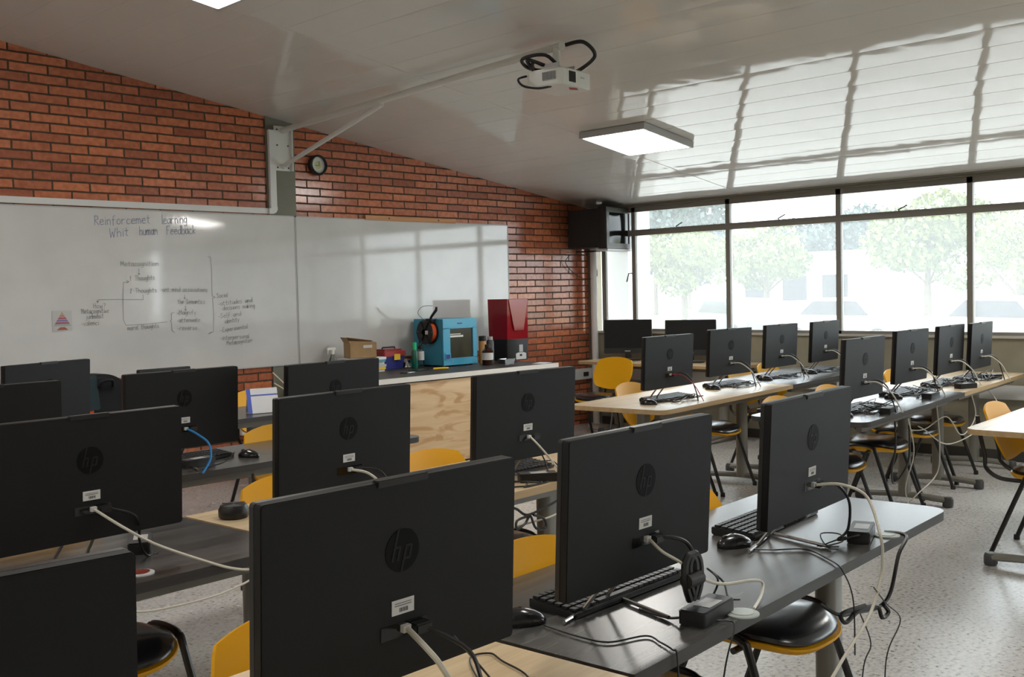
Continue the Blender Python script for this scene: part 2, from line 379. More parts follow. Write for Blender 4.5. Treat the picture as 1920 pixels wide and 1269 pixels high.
# windows
ys = [-.19]+[-.63-1.1735*i for i in range(9)]
for i in range(len(ys)-1):
    a, c = ys[i], ys[i+1]; w = struct(empty('window_%d' % (i+1), (0, (a+c)/2, 1.024))); L = (a-c)/2
    b = MB(); t = .024
    b.b2((.0, -L, 0), (.05, -L+t, 1.346)); b.b2((.0, L-t, 0), (.05, L, 1.346)); b.b2((.0, -L, 0), (.05, L, .028)); b.b2((0, -L, 1.268), (.05, L, 1.346))
    if i == 0: b.b2((.0, L-.055, 0), (.03, L-.032, 1.0)); b.b2((.0, L-.055, .03), (.03, -L+.03, .05))
    b.build('window_frame', M['frame'], w, smooth=0)
    b = MB(); b.b2((-.005, -L, 1.016), (.05, L, 1.072)); b.b2((-.012, -L+t, 1.066), (.03, L-t, 1.078)); b.build('transom_bar', M['frame'], w, smooth=0)
    b = MB(); b.b2((.024, -L+t, .028), (.028, L-t, 1.016)); b.build('pane', M['glass'], w, smooth=0)
    b = MB(); b.b2((.024, -L+t, 1.072), (.028, L-t, 1.268)); b.build('pane', M['glass'], w, smooth=0)
    b = MB(); yy = 0.0 if i else -L+.02; z0 = 1.07 if i else .62
    if i: b.tube([(-.01, yy, z0), (-.03, yy+.01, z0+.015), (-.035, yy-.07, z0+.05)], .006, 6)
    else: b.tube([(-.0, yy, z0), (-.035, yy+.02, z0), (-.035, yy+.05, z0-.09)], .007, 6)
    b.build('latch', M['mid'], w)

# ------------------------------------------------------------------ handwriting
G = {
'a': [[(.4, .55), (.1, .5), (.02, .2), (.15, 0), (.38, .12), (.42, .58), (.42, .1), (.52, 0)]], 'b': [[(.05, 1), (.05, 0), (.35, 0), (.45, .3), (.3, .55), (.05, .4)]],
'c': [[(.42, .5), (.15, .55), (.02, .25), (.15, 0), (.42, .05)]], 'd': [[(.42, .5), (.12, .5), (.02, .2), (.15, 0), (.4, .15), (.43, 1), (.43, 0)]],
'e': [[(.03, .28), (.42, .35), (.35, .57), (.12, .53), (.02, .2), (.18, 0), (.45, .08)]], 'f': [[(.4, .95), (.2, .9), (.15, .5), (.15, -.1)], [(.02, .5), (.35, .52)]],
'g': [[(.4, .52), (.1, .5), (.03, .22), (.18, .05), (.4, .2), (.42, .55), (.4, -.3), (.05, -.3)]], 'h': [[(.05, 1), (.05, 0)], [(.05, .4), (.25, .58), (.4, .45), (.4, 0)]],
'i': [[(.1, .55), (.1, 0)], [(.1, .75), (.11, .8)]], 'j': [[(.2, .55), (.2, -.2), (.0, -.3)], [(.2, .75), (.21, .8)]], 'k': [[(.05, 1), (.05, 0)], [(.38, .55), (.08, .25), (.4, 0)]],
'l': [[(.1, 1), (.1, .05), (.2, 0)]], 'm': [[(.03, .55), (.03, 0)], [(.03, .4), (.18, .57), (.28, .4), (.28, 0)], [(.28, .4), (.42, .57), (.52, .4), (.52, 0)]],
'n': [[(.05, .55), (.05, 0)], [(.05, .4), (.25, .58), (.4, .42), (.4, 0)]], 'o': [[(.22, .57), (.03, .4), (.05, .1), (.22, 0), (.42, .15), (.4, .45), (.22, .57)]],
'p': [[(.05, .55), (.05, -.35)], [(.05, .4), (.28, .58), (.42, .3), (.25, 0), (.05, .1)]], 'r': [[(.05, .55), (.05, 0)], [(.05, .35), (.2, .55), (.38, .5)]],
's': [[(.38, .5), (.15, .57), (.08, .4), (.35, .2), (.25, 0), (.02, .05)]], 't': [[(.2, .9), (.18, .1), (.35, 0)], [(.02, .6), (.38, .6)]],
'u': [[(.05, .55), (.05, .1), (.22, 0), (.4, .15), (.4, .55), (.42, 0)]], 'v': [[(.03, .55), (.2, 0), (.4, .55)]], 'y': [[(.05, .55), (.2, .1)], [(.42, .55), (.12, -.35)]],
'x': [[(.03, .55), (.4, 0)], [(.4, .55), (.03, 0)]], 'w': [[(.03, .55), (.14, 0), (.27, .45), (.4, 0), (.52, .55)]],
'R': [[(.05, 0), (.08, 1), (.4, .95), (.45, .65), (.1, .5), (.5, 0)]], 'W': [[(.02, 1), (.12, 0), (.3, .6), (.42, 0), (.6, .95)]], 'F': [[(.08, 0), (.08, .95), (.48, .95)], [(.08, .5), (.38, .5)]],
'M': [[(.03, 0), (.08, .95), (.3, .4), (.52, .95), (.58, 0)]], 'T': [[(.02, .95), (.52, .95)], [(.27, .95), (.25, 0)]], 'H': [[(.05, .95), (.05, 0)], [(.45, .95), (.45, 0)], [(.05, .5), (.45, .5)]],
'S': [[(.42, .85), (.2, .95), (.06, .75), (.4, .35), (.3, 0), (.03, .1)]], 'E': [[(.48, .95), (.08, .95), (.06, 0), (.48, 0)], [(.07, .5), (.4, .5)]],
'?': [[(.05, .8), (.2, .95), (.4, .8), (.2, .4), (.2, .25)], [(.2, .05), (.21, 0)]], '1': [[(.05, .7), (.2, .9), (.15, 0)]], '2': [[(.05, .75), (.25, .9), (.35, .65), (.03, .0), (.4, .03)]], '-': [[(.03, .3), (.3, .32)]]}
WIDE = {'m': .66, 'w': .66, 'M': .72, 'W': .72, 'i': .24, 'l': .28, 'j': .34, ' ': .5, '-': .42}
WRITING = [('Reinforcemet', -5.569, 2.03, -5.129, 2.057, 1),('learning', -5.044, 2.054, -4.829, 2.069, 1),('Whit', -5.458, 1.941, -5.301, 1.959, 1),('human', -5.226, 1.964, -5.076, 1.972, 1),('Feedback', -5.009, 1.973, -4.757, 1.987, 1),('Metacognition', -5.384, 1.731, -5.079, 1.736, 0),('1 Thoughts', -5.315, 1.623, -5.112, 1.629, 0),('2 Thoughts', -5.318, 1.53, -5.099, 1.533, 0),('-unt mind associations', -5.075, 1.537, -4.674, 1.53, 0),('the Semantics', -4.938, 1.442, -4.7, 1.436, 0),('-Magnify', -4.946, 1.357, -4.781, 1.355, 0),('-attenuate', -4.948, 1.296, -4.749, 1.295, 0),('-reverse', -4.946, 1.236, -4.777, 1.233, 0),('moral thoughts', -5.349, 1.253, -5.094, 1.262, 0),('How?', -5.601, 1.425, -5.503, 1.424, 0),('Metacognitive', -5.691, 1.387, -5.482, 1.388, 0),('judment', -5.659, 1.347, -5.521, 1.351, 0),('-valenci', -5.694, 1.301, -5.561, 1.301, 0),('Social', -4.601, 1.481, -4.498, 1.486, 0),('-attitudes and', -4.591, 1.417, -4.275, 1.442, 0),('decisions making', -4.552, 1.38, -4.254, 1.396, 0),('-Self and', -4.594, 1.318, -4.382, 1.331, 0),('identity', -4.538, 1.273, -4.402, 1.287, 0),('-Experimental', -4.577, 1.205, -4.326, 1.227, 0),('-interpersonal', -4.579, 1.141, -4.315, 1.148, 0),('Metacognition', -4.527, 1.098, -4.288, 1.114, 0)]
STROKES = [[(-5.327, 1.616), (-5.366, 1.61), (-5.374, 1.49), (-5.377, 1.333), (-5.359, 1.291), (-5.214, 1.293), (-5.031, 1.304)], [(-5.342, 1.627), (-5.323, 1.616), (-5.343, 1.605)], [(-5.217, 1.516), (-5.216, 1.479), (-5.402, 1.485), (-5.565, 1.486), (-5.568, 1.468)], [(-5.575, 1.479), (-5.568, 1.464), (-5.557, 1.479)], [(-4.97, 1.375), (-4.993, 1.37), (-4.993, 1.32), (-5.006, 1.308), (-4.994, 1.296), (-4.992, 1.235), (-4.968, 1.22)], [(-4.668, 1.807), (-4.642, 1.804), (-4.637, 1.697), (-4.64, 1.498), (-4.614, 1.486), (-4.637, 1.478), (-4.633, 1.347), (-4.64, 1.212), (-4.687, 1.196)], [(-5.24, 1.713), (-5.242, 1.668)], [(-5.25, 1.677), (-5.242, 1.666), (-5.234, 1.677)], [(-4.877, 1.51), (-4.878, 1.479)], [(-4.884, 1.489), (-4.878, 1.478), (-4.871, 1.488)], [(-4.872, 1.425), (-4.873, 1.388)], [(-4.881, 1.397), (-4.873, 1.386), (-4.864, 1.397)]]
YW = -.0225
def pen(mb, pl, w):     # a flat marker stroke on the board
    for (x0, z0), (x1, z1) in zip(pl, pl[1:]):
        dx, dz = x1-x0, z1-z0; L = math.hypot(dx, dz) or 1e-6; ex, ez = dx/L*w*.4, dz/L*w*.4; nx, nz = -dz/L*w/2, dx/L*w/2
        a = (x0-ex, z0-ez); c = (x1+ex, z1+ez)
        mb.add([(a[0]-nx, YW, a[1]-nz), (c[0]-nx, YW, c[1]-nz), (c[0]+nx, YW, c[1]+nz), (a[0]+nx, YW, a[1]+nz)], [(0, 1, 2, 3)])
def write(mb, t, x0, z0, x1, z1, h, w):
    tot = sum(WIDE.get(c, .58 if c.isupper() else .54) for c in t); sx = (x1-x0)/tot; x = 0
    for c in t:
        for pl in G.get(c, []):
            pen(mb, [(x0+(x+px)*sx, z0+(z1-z0)*(x+px)/tot+pz*h) for px, pz in pl], w)
        x += WIDE.get(c, .58 if c.isupper() else .54)
def whiteboard(name, x0, x1, label):
    t = tag(empty(name, (0, 0, 0)), label, 'whiteboard')
    b = MB(); b.b2((x0+.008, -.02, .907), (x1-.008, -.004, 2.149)); b.build('board_surface', M['board'], t, smooth=0)
    b = MB()
    for a, c in (((x0, -.023, .899), (x1, -.001, .908)), ((x0, -.023, 2.148), (x1, -.001, 2.157)), ((x0, -.023, .899), (x0+.009, -.001, 2.157)), ((x1-.009, -.023, .899), (x1, -.001, 2.157))): b.b2(a, c)
    b.build('board_frame', M['grey'], t, smooth=0); return t
wb1 = whiteboard('whiteboard', -6.75, -3.842, 'white board covered in blue and grey marker handwriting, left of the pair')
wb2 = whiteboard('whiteboard', -3.838, -1.282, 'blank glossy white board behind the blue box printer, right of the pair')
b = MB()
for t, x0, z0, x1, z1, k in WRITING:
    if k and z0 > 2: write(b, t, x0, z0, x1, z1, .068, .0042)
b.build('heading_handwriting', M['marker_b'], wb1, smooth=0)
b = MB()
for t, x0, z0, x1, z1, k in WRITING:
    if k and z0 < 2: write(b, t, x0, z0, x1, z1, .068, .0042)
b.build('lower_heading_line', M['marker_b'], wb1, smooth=0)
b = MB()
for t, x0, z0, x1, z1, k in WRITING:
    if not k: write(b, t, x0, z0, x1, z1, .037, .003)
for s_ in STROKES: pen(b, s_, .0035)
b.build('diagram_handwriting', M['marker_g'], wb1, smooth=0)
# small triangle chart on the board
t = tag(empty('paper_chart', (-5.83, -.0235, 1.345)), 'small paper with a striped coloured triangle stuck low on the written board', 'paper')
b = MB(); b.b2((-.085, -.001, -.095), (.085, .0, .085)); b.build('sheet', mat('thin_paper', (.50, .50, .49), .6), t, smooth=0); t.scale = (.82, 1, .82)
tri = [mat('chart_ink', c, .6) for c in ((.45, .35, .18), (.50, .22, .15), (.42, .12, .18), (.22, .18, .38), (.38, .12, .15), (.30, .42, .38), (.40, .10, .07))]
b = MB()
for i, (z0, z1) in enumerate([(.05, .07), (.03, .046), (.008, .026), (-.012, .004), (-.033, -.016), (-.05, -.037), (-.085, -.06)]):
    b.cur = i; w0 = (.072-z0)*.62 if i < 6 else .05; w1 = (.072-z1)*.62 if i < 6 else .02
    b.prism([(-w0, z0), (w0, z0), (w1, z1), (-w1, z1)], -.0018, -.0012, 'y')
b.build('striped_triangle', tri, t, smooth=0)
# wooden batten over the right board
t = tag(empty('wooden_batten', (-2.55, 0, 2.17)), 'orange wooden batten screwed to the bricks on top of the blank white board', 'batten')
b = MB(); b.b2((-.55, -.03, -.022), (.545, 0, .022)); b.build('strip', M['batten'], t, bevel=.002)
for xx in (-.28, .32):
    b = MB(); b.lathe([(.008, -.033), (.008, -.029)], 10, Matrix.Rotation(0, 4, 'X') @ Matrix.Translation((xx, 0, 0)) @ Matrix.Rotation(-PI/2, 4, 'X') @ Matrix.Translation((0, 0, .0))); 
    b.v = [(v[0], -abs(v[1]), v[2]) for v in b.v]; b.build('screw', M['mid'], t)
# white conduit
t = tag(empty('cable_conduit', (0, 0, 0)), 'white cable duct along the top of the written board, turning up to the projector bracket', 'cable duct')
b = MB(); b.b2((-10.5, -.028, 2.166), (-4.1, -.001, 2.212)); b.build('duct_run', M['duct'], t, bevel=.003)
b = MB(); b.prism([(-4.1, 2.166), (-4.06, 2.166), (-4.035, 2.178), (-4.022, 2.2), (-4.022, 2.225), (-4.084, 2.225), (-4.084, 2.212), (-4.1, 2.212)], -.044, -.013, 'y'); b.build('duct_elbow', M['duct'], t, smooth=0)
b = MB(); b.b2((-4.084, -.042, 2.225), (-4.022, -.013, 2.86)); b.build('duct_riser', M['duct'], t, bevel=.003)
# low duct on walls
t = tag(empty('skirting_duct', (0, 0, 0)), 'white cable duct running low along the walls under the windows and beside the counter', 'cable duct')
b = MB(); b.b2((-10.5, -.05, .495), (-.0, 0, .612)); b.build('duct_run', M['duct'], t, bevel=.004)
b = MB(); b.b2((-.045, YB+.1, .505), (-.021, -.05, .622)); b.build('duct_run', M['duct'], t, bevel=.004)
b = MB(); b.b2((-.18, -.056, .53), (-.10, -.05, .575)); b.build('socket', M['black'], t)
# clock
t = tag(empty('wall_clock', (-3.60, 0, 2.60)), 'small round clock with black rim and pale face on the brick wall', 'clock')
RX = Matrix.Rotation(PI/2, 4, 'X')
b = MB(); b.lathe([(.078, 0), (.088, .012), (.088, .05), (.078, .062), (.070, .058), (.070, .03)], 32, RX); b.build('case', M['black'], t)
b = MB(); b.lathe([(.0705, .03), (.0705, .034)], 32, RX); b.build('dial', M['white'], t)
b = MB(); b.lathe([(.035, .0341), (.035, .0350)], 24, RX)
b.build('inner_dial', mat('pale_dial', (.55, .56, .30), .5), t)
b = MB(); b.box((.012, -.0365, .012), (.004, .001, .045), Matrix.Rotation(0, 4, 'Y')); b.box((-.012, -.0368, -.004), (.03, .001, .004)); b.build('hands', M['black'], t, smooth=0)
# ceiling LED panels
def led(x, y, label, first=[None]):
    if first[0] is None:
        t = empty('ceiling_light', (0, 0, 0)); first[0] = t  # panels hang flush
        b = MB(); a = .325
        for p, q in (((-a, -a, -.05), (a, -a+.02, 0)), ((-a, a-.02, -.05), (a, a, 0)), ((-a, -a, -.05), (-a+.02, a, 0)), ((a-.02, -a, -.05), (a, a, 0))): b.b2(p, q)
        b.b2((-a, -a, -.01), (a, a, 0)); b.build('light_frame', M['grey'], t, smooth=0)
        b = MB(); b.b2((-a+.02, -a+.02, -.046), (a-.02, a-.02, -.03)); b.build('diffuser', M['led'], t, smooth=0)
    else: t = copy_tree(first[0])
    t.location = (x, y, cz(x)-.004); t.rotation_euler = (0, math.atan(SL), 0); tag(t, label, 'ceiling light', 'square ceiling lights')
led(-2.17, -2.37, 'square lit ceiling panel right of the projector, hanging over the window end')
led(-5.98, -2.36, 'square lit ceiling panel cut off by the top edge of the photo')
led(-1.52, -5.92, 'square lit ceiling panel near the windows behind the photographed area')
led(-5.98, -5.75, 'square lit ceiling panel above the near desks, out of frame')
led(-5.98, -9.1, 'square lit ceiling panel behind the camera at the back of the room')
led(-9.4, -2.36, 'square lit ceiling panel near the left wall above the written board side')
led(-9.4, -5.75, 'square lit ceiling panel above the camera')

# projector on its arm
t = tag(empty('projector_bracket', (-3.94, 0, 2.7)), 'white wall bracket with long tube and diagonal brace carrying the projector', 'projector bracket')
b = MB(); b.b2((-.08, -.022, -.17), (.085, -.012, .20)); b.b2((.075, -.05, -.17), (.085, -.012, .20)); b.build('wall_plate', M['white_metal'], t, bevel=.002)
for xx in (-.055, .05):
    for zz in (-.145, .04, .17):
        b = MB(); b.lathe([(.007, .022), (.007, .028)], 8, Matrix.Translation((xx, 0, zz)) @ RX); b.build('bolt', M['mid'], t)
A0 = Vector((.0, -.02, .165)); A1 = Vector((-.25, -3.38, .225))
b = MB(); b.tube([A0, A1], .024, 12); b.build('arm_tube', M['white_metal'], t)
mid = A0.lerp(A1, .44)
b = MB(); b.tube([(-.005, -.02, -.13), (-.008, -.07, -.135), (-.012, -.14, -.11), mid-Vector((0, 0, .03))], .019, 10, 4); b.build('brace', M['white_metal'], t)
b = MB(); b.tube([A1+Vector((0, .04, 0)), A1+Vector((0, .04, -.13))], .022, 12); b.lathe([(.06, -.135), (.06, -.125)], 16, Matrix.Translation((A1.x, A1.y+.04, A1.z))); b.build('drop_tube', M['white_metal'], t)
pj = tag(empty('projector', (-4.19, -3.35, 2.745), R(6)), 'white ceiling projector with dark square lens window at the end of the arm', 'projector')
b = MB(); b.prism(rrect(-.155, -.135, .155, .125, .03), -.075, .02); b.prism(rrect(-.14, -.12, .14, .11, .03), .02, .03); b.build('housing', M['white_metal'], pj, bevel=.006)
b = MB(); b.b2((-.1615, -.095, -.045), (-.155, .0, .005)); b.build('vent_grille', M['grey'], pj, smooth=0)
b = MB()
for i in range(9): b.b2((-.164, -.092+i*.0105, -.042), (-.1612, -.087+i*.0105, .002))
b.build('vent_slats', M['mid'], pj, smooth=0)
b = MB(); b.b2((-.085, -.139, -.055), (-.015, -.130, .01)); b.build('lens_window', M['gloss_black'], pj, bevel=.002)
b = MB(); b.b2((-.10, -.137, -.065), (-.0, -.1335, .018)); b.build('lens_surround', M['white'], pj, smooth=0)
b = MB(); b.b2((.04, -.1375, -.02), (.075, -.1345, -.012)); b.build('brand_mark', M['grey'], pj, smooth=0)
b = MB(); b.prism([(-.02, -.09), (.03, -.115), (.08, -.09), (.03, -.06)], -.0775, -.0745); b.build('warning_sticker', M['red'], pj, smooth=0)
b = MB(); b.b2((-.08, -.06, .03), (.09, .06, .042)); b.b2((-.08, -.06, .03), (-.07, .06, .07)); b.b2((.08, -.06, .03), (.09, .06, .07)); b.build('mounting_plate', M['grey'], pj, smooth=0)
tag((lambda b: b.tube([(-4.19, -3.41, 2.925), (-4.13, -3.50, 2.935), (-4.05, -3.52, 2.86), (-4.08, -3.40, 2.785), (-4.12, -3.34, 2.79)], .012, 8, 8))(b2 := MB()) and b2.build('projector_cable', M['cable_b']), 'thick black cable looping from the arm tip to the projector', 'cable')
b = MB(); b.tube([(-4.2, -3.38, 2.785), (-4.3, -3.35, 2.86), (-4.36, -3.22, 2.85), (-4.28, -3.2, 2.81), (-4.2, -3.3, 2.79), (-4.32, -3.28, 2.83), (-4.25, -3.22, 2.8), (-4.17, -3.32, 2.79), (-4.3, -3.3, 2.82), (-4.34, -3.24, 2.845), (-4.27, -3.22, 2.80)], .011, 8, 6); tag(b.build('cable_coil', M['cable_b']), 'black cable coiled on top of the projector', 'cable')
b = MB(); b.tube([(-4.34, -3.23, 2.75), (-4.42, -3.24, 2.72), (-4.44, -3.3, 2.67), (-4.38, -3.36, 2.655), (-4.31, -3.40, 2.67)], .007, 8, 8); tag(b.build('video_cable', M['cable_b']), 'short black cable curving out of the back of the projector', 'cable')

# television
tv = tag(empty('television', (-.46, -.63, 1.905), R(9)), 'old black tube television on a shelf in the top corner by the windows', 'television')
b = MB(); b.prism(rrect(0, -.0, .56, .10, .012), 0, .43); 
b.add([(.01, .1, .01), (.55, .1, .01), (.55, .1, .42), (.01, .1, .42), (.01, .47, .02), (.50, .47, .02), (.50, .47, .41), (.01, .47, .41)], [(0, 1, 5, 4), (1, 2, 6, 5), (2, 3, 7, 6), (3, 0, 4, 7), (4, 5, 6, 7)]); b.build('cabinet', M['tvblack'], tv, bevel=.006)
b = MB()
for p, q in (((.0, -.012, 0), (.56, 0, .055)), ((0, -.012, .375), (.56, 0, .43)), ((0, -.012, .05), (.06, 0, .38)), ((.475, -.012, .05), (.56, 0, .38))): b.b2(p, q)
b.build('bezel', M['tvgrey'], tv, bevel=.003)
b = MB(); b.shell(lambda u, v: (.268+u*.21, -.004-.010*(1-u*u)*(1-v*v), .215+v*.165), 10, 8, .004); b.build('screen', M['screen'], tv)
for k in range(6):
    b = MB(); b.lathe([(.006, .012), (.006, .016)], 10, Matrix.Translation((.52, 0, .10+k*.035+(.03 if k > 3 else 0))) @ RX); b.build('button', M['silver'], tv)
b = MB(); b.b2((.0, -.014, .008), (.56, -.0118, .012)); b.build('red_line', M['red'], tv, smooth=0)
t = tag(empty('television_shelf', (-.46, -.63, 1.87), R(9)), 'grey metal shelf on the wall under the tube television', 'shelf')
b = MB(); b.b2((.0, -.02, .01), (.55, .12, .03)); b.build('shelf_plate', M['grey'], t, smooth=0)
b = MB(); b.b2((.30, .10, .015), (.36, .55, .03)); b.build('shelf_arm', M['tvblack'], t, smooth=0)
b = MB(); b.tube([(-.36, -.06, 1.87), (-.42, -.03, 1.78), (-.28, -.03, 1.66), (-.12, -.05, 1.60), (-.035, -.14, 1.62), (-.03, -.13, 1.75), (-.03, -.11, 1.81)], .004, 6, 6)
tag(b.build('cable', M['cable_b']), 'thin black cord drooping from under the corner television', 'cord')

# ------------------------------------------------------------------ desks
def desk(x0, y0, deg, L, D, kind, label, rl=.07, rr_=.07, cl=.30, cr=.30):
    t = tag(empty('desk', (x0, y0, 0), R(deg)), label, 'desk', 'computer desks')
    H = .742; top = M[kind+'_top']; ed = M[kind+'_edge']
    b = MB(); b.cur = 0; pl = [p for p in rrect(0, 0, L, D, rl, 6) if p[0] < L/2]; pl = [p for p in rrect(0, 0, L, D, rr_, 6) if p[0] > L/2]+pl; n = len(pl)
    vs_ = [(p[0], p[1], H) for p in pl]+[(p[0], p[1], H-.028) for p in pl]
    b.add(vs_, [tuple(range(n))]); b.cur = 1
    b.add(vs_, [tuple(range(n, 2*n))[::-1]]+[(i, (i+1) % n, n+(i+1) % n, n+i) for i in range(n)])
    b.build('tabletop', [top, ed], t, smooth=30)
    for i, xx in enumerate((cl, L-cr)):
        lg = MB(); lg.prism(rrect(xx-.05, D/2-.035, xx+.05, D/2+.035, .03), .05, H-.028); lg = lg.build('leg', M['steel'], t)
        f = MB(); yy0, yy1 = .06, D-.04
        f.tube([(xx, yy0, .045), (xx, D/2, .06), (xx, yy1, .045)], .022, 10, 6, flat=1.5)
        f = f.build('foot', M['steel'], lg)
        for yy in (yy0, yy1):
            g = MB(); g.lathe([(.028, 0), (.035, .012), (.035, .05), (.026, .066)], 12, Matrix.Translation((xx, yy, 0))); g.build('foot_cap', M['mid'], lg)
    b = MB(); b.b2((.12, .07, H-.068), (L-.12, .10, H-.028)); b.build('cross_rail', M['steel'], t, smooth=0)
    return t
desk(-7.35, -6.335, 4.3, 1.83, .62, 'dark', 'dark grey desk in the foreground reaching towards the right, holding two computers', rl=.004, cl=.12, cr=.235)
desk(-9.20, -6.475, 4.3, 1.84, .62, 'oak', 'light maple desk in the foreground at the bottom edge of the photo', rr_=.004, cr=.62)
desk(-3.60, -6.17, 4.0, 1.80, .66, 'oak', 'light maple desk cut off by the right edge of the photo')
desk(-7.15, -4.945, 3.3, 1.83, .65, 'oak', 'light maple desk in the second row from the camera on the left side', rl=.004, cl=.06)
desk(-8.99, -5.051, 3.3, 1.83, .65, 'dark', 'dark grey desk with a round red grommet, left part of the second row', rr_=.004, cr=.95)
desk(-7.23, -3.555, 3.0, 1.83, .58, 'dark', 'dark grey desk in the third row, its end beside the oak counter', rl=.004, cr=.12)
desk(-9.07, -3.651, 3.0, 1.83, .58, 'dark', 'dark grey desk at the left edge, third row', rr_=.004)
desk(-6.50, -2.00, 3.5, 1.80, .62, 'dark', 'dark grey desk under the written board holding papers and a calendar', cr=.55)
desk(-8.40, -2.33, 2.0, 1.83, .62, 'dark', 'dark grey desk at the far left below the written board')
desk(-3.83, -3.82, 6.0, 1.87, .72, 'oak', 'light maple desk with white glare, left part of the far right row', rr_=.004, cl=.35, cr=.12)
desk(-1.968, -3.624, 6.0, 1.72, .70, 'dark', 'dark grey desk against the windows, right part of the far right row', rl=.004, cl=.27, cr=.10, rr_=.03)
desk(-3.70, -5.03, 6.0, 1.82, .68, 'dark', 'dark grey desk full of tangled cables in the near right row', rr_=.004, cl=.07, cr=.18)
desk(-1.888, -4.838, 6.0, 1.72, .68, 'oak', 'light maple desk touching the window wall in the near right row', rl=.004, cl=.56, cr=.22, rr_=.03)
desk(-.08, -2.30, 90.0, 1.88, .66, 'oak', 'light maple desk in the far corner directly under the windows')

# counter
t = tag(empty('counter', (-3.9, -1.04, 0)), 'long low counter with knotty oak front and dark top holding the printers', 'counter')
Lc = 2.21
DC = .985
b = MB(); b.b2((0, 0, .779), (Lc, DC, .807)); b.build('worktop', M['dark_edge'], t, smooth=0)
b = MB(); b.b2((0, -.006, .765), (Lc, 0, .807)); b.build('front_edge_band', M['white_edge'], t, smooth=0)
for i in range(2):
    x0 = .02+i*(Lc-.04)/2
    b = MB(); b.b2((x0, .012, .06), (x0+(Lc-.04)/2-.004, .03, .755)); b.build('front_panel', M['oak_panel'], t, smooth=0)
b = MB(); b.b2((0, .02, 0), (.03, DC, .779)); b.build('side_panel', M['dark_edge'], t, smooth=0)
b = MB(); b.b2((Lc-.03, .0, 0), (Lc, DC, .779)); b.build('side_panel', M['dark_edge'], t, smooth=0)
b = MB(); b.b2((.03, .05, 0), (Lc-.03, .06, .06)); b.build('plinth', M['black'], t, smooth=0)

# ------------------------------------------------------------------ things on the counter
HC = .807
p3 = tag(empty('box_printer', (-2.60, -.47, HC)), 'bright blue cube shaped printer with a framed dark window on the counter', 'printer')
b = MB(); w, d, h = .42, .41, .435
b.b2((0, .02, .012), (w, d, h)); b.build('body', M['blue_d'], p3, bevel=.004)
b = MB(); e = .02
for p, q in (((0, 0, .012), (w, e, .075)), ((0, 0, .345), (w, e, h)), ((0, 0, .07), (.085, e, .35)), ((w-.05, 0, .07), (w, e, .35))): b.b2(p, q)
b.build('door', M['blue'], p3, smooth=0)
b = MB(); b.b2((.08, .012, .07), (w-.045, .018, .35)); b.build('window_pane', M['oliveglass'], p3, smooth=0)
b = MB(); b.b2((.085, .004, .265), (.25, .012, .282)); b.b2((.085, .004, .29), (.22, .012, .297)); b.build('print_rail', M['white'], p3, smooth=0)
b = MB(); b.b2((.015, -.006, .06), (.085, .0, .125)); b.build('control_box', M['blue'], p3, bevel=.002)
b = MB(); b.b2((.024, -.008, .072), (.074, -.006, .112)); b.build('control_screen', M['navy'], p3, smooth=0)
b = MB(); b.b2((.175, -.0015, .385), (.235, 0, .397)); b.build('brand_mark', M['navy'], p3, smooth=0)
b = MB(); b.lathe([(.006, 0), (.006, .01)], 10, Matrix.Translation((.10, 0, .045)) @ RX); b.build('knob', M['silver'], p3)
for xx in (.04, w-.04):
    for yy in (.05, d-.05):
        b = MB(); b.lathe([(.015, 0), (.015, .014)], 10, Matrix.Translation((xx, yy, 0))); b.build('foot', M['black'], p3)
b = MB(); b.tube([(-.02, .15, .43), (-.03, .12, .46), (-.05, .03, .52), (-.055, .02, .545)], [.012, .012, .014, .010, .010], 8); b.b2((-.05, .1, .40), (.02, .18, .44)); b.build('spool_arm', M['black'], p3)
RYm = Matrix.Rotation(PI/2, 4, 'Y')
sp = tag(empty('filament_spool', (-2.64, -.30, 1.125)), 'black spool of red filament hung on the side of the blue printer', 'filament spool')
b = MB()
for xx in (-.035, .028): b.lathe([(.03, xx), (.112, xx), (.112, xx+.006), (.03, xx+.006)], 28, RYm)
b.lathe([(.035, -.035), (.035, .034)], 16, RYm); b.build('rim', M['black'], sp)
b = MB()
for k in range(5): a = k*2*PI/5; 
b.lathe([(.036, -.029), (.095, -.029), (.095, .028), (.036, .028)], 28, RYm); b.build('filament', M['orange'], sp)
b = MB()
for k in range(6): a = k*PI/3; b.tube([(-.037, .03*math.cos(a), .03*math.sin(a)), (-.037, .108*math.cos(a), .108*math.sin(a))], .010, 6)
b.build('spokes', M['black'], sp)
b = MB(); b.b2((-.046, -.06, -.02), (-.044, -.02, .015)); b.build('spool_label', M['label'], sp, smooth=0)
b = MB(); b.tube([(-2.66, -.28, 1.235), (-2.68, -.22, 1.30), (-2.66, -.27, 1.36), (-2.62, -.36, 1.365)], .0022, 5, 6); tag(b.build('filament_strand', M['cable_b']), 'thin looping strand of filament above the spool', 'filament')
rp = tag(empty('resin_printer', (-1.86, -.56, HC)), 'tall printer with red translucent hood and black base on the counter', 'printer')
b = MB(); b.prism([(.0, .02), (.05, 0), (.33, 0), (.38, .03), (.38, .36), (0, .36)], .01, .215); b.build('base', M['tvblack'], rp, bevel=.006); rp.scale = (.78, .76, 1)
b = MB(); b.b2((.19, -.004, .09), (.255, .0, .16)); b.build('touch_screen', M['grey'], rp, smooth=0)
b = MB(); b.prism([(.13, .02), (.31, .02), (.31, .075), (.27, .085), (.17, .085), (.13, .075)], -.005, .0, 'y'); b.build('front_plate', M['label'], rp, smooth=0)
b = MB(); b.b2((.195, -.007, .05), (.235, -.005, .07)); b.build('brand_mark', M['black'], rp, smooth=0)
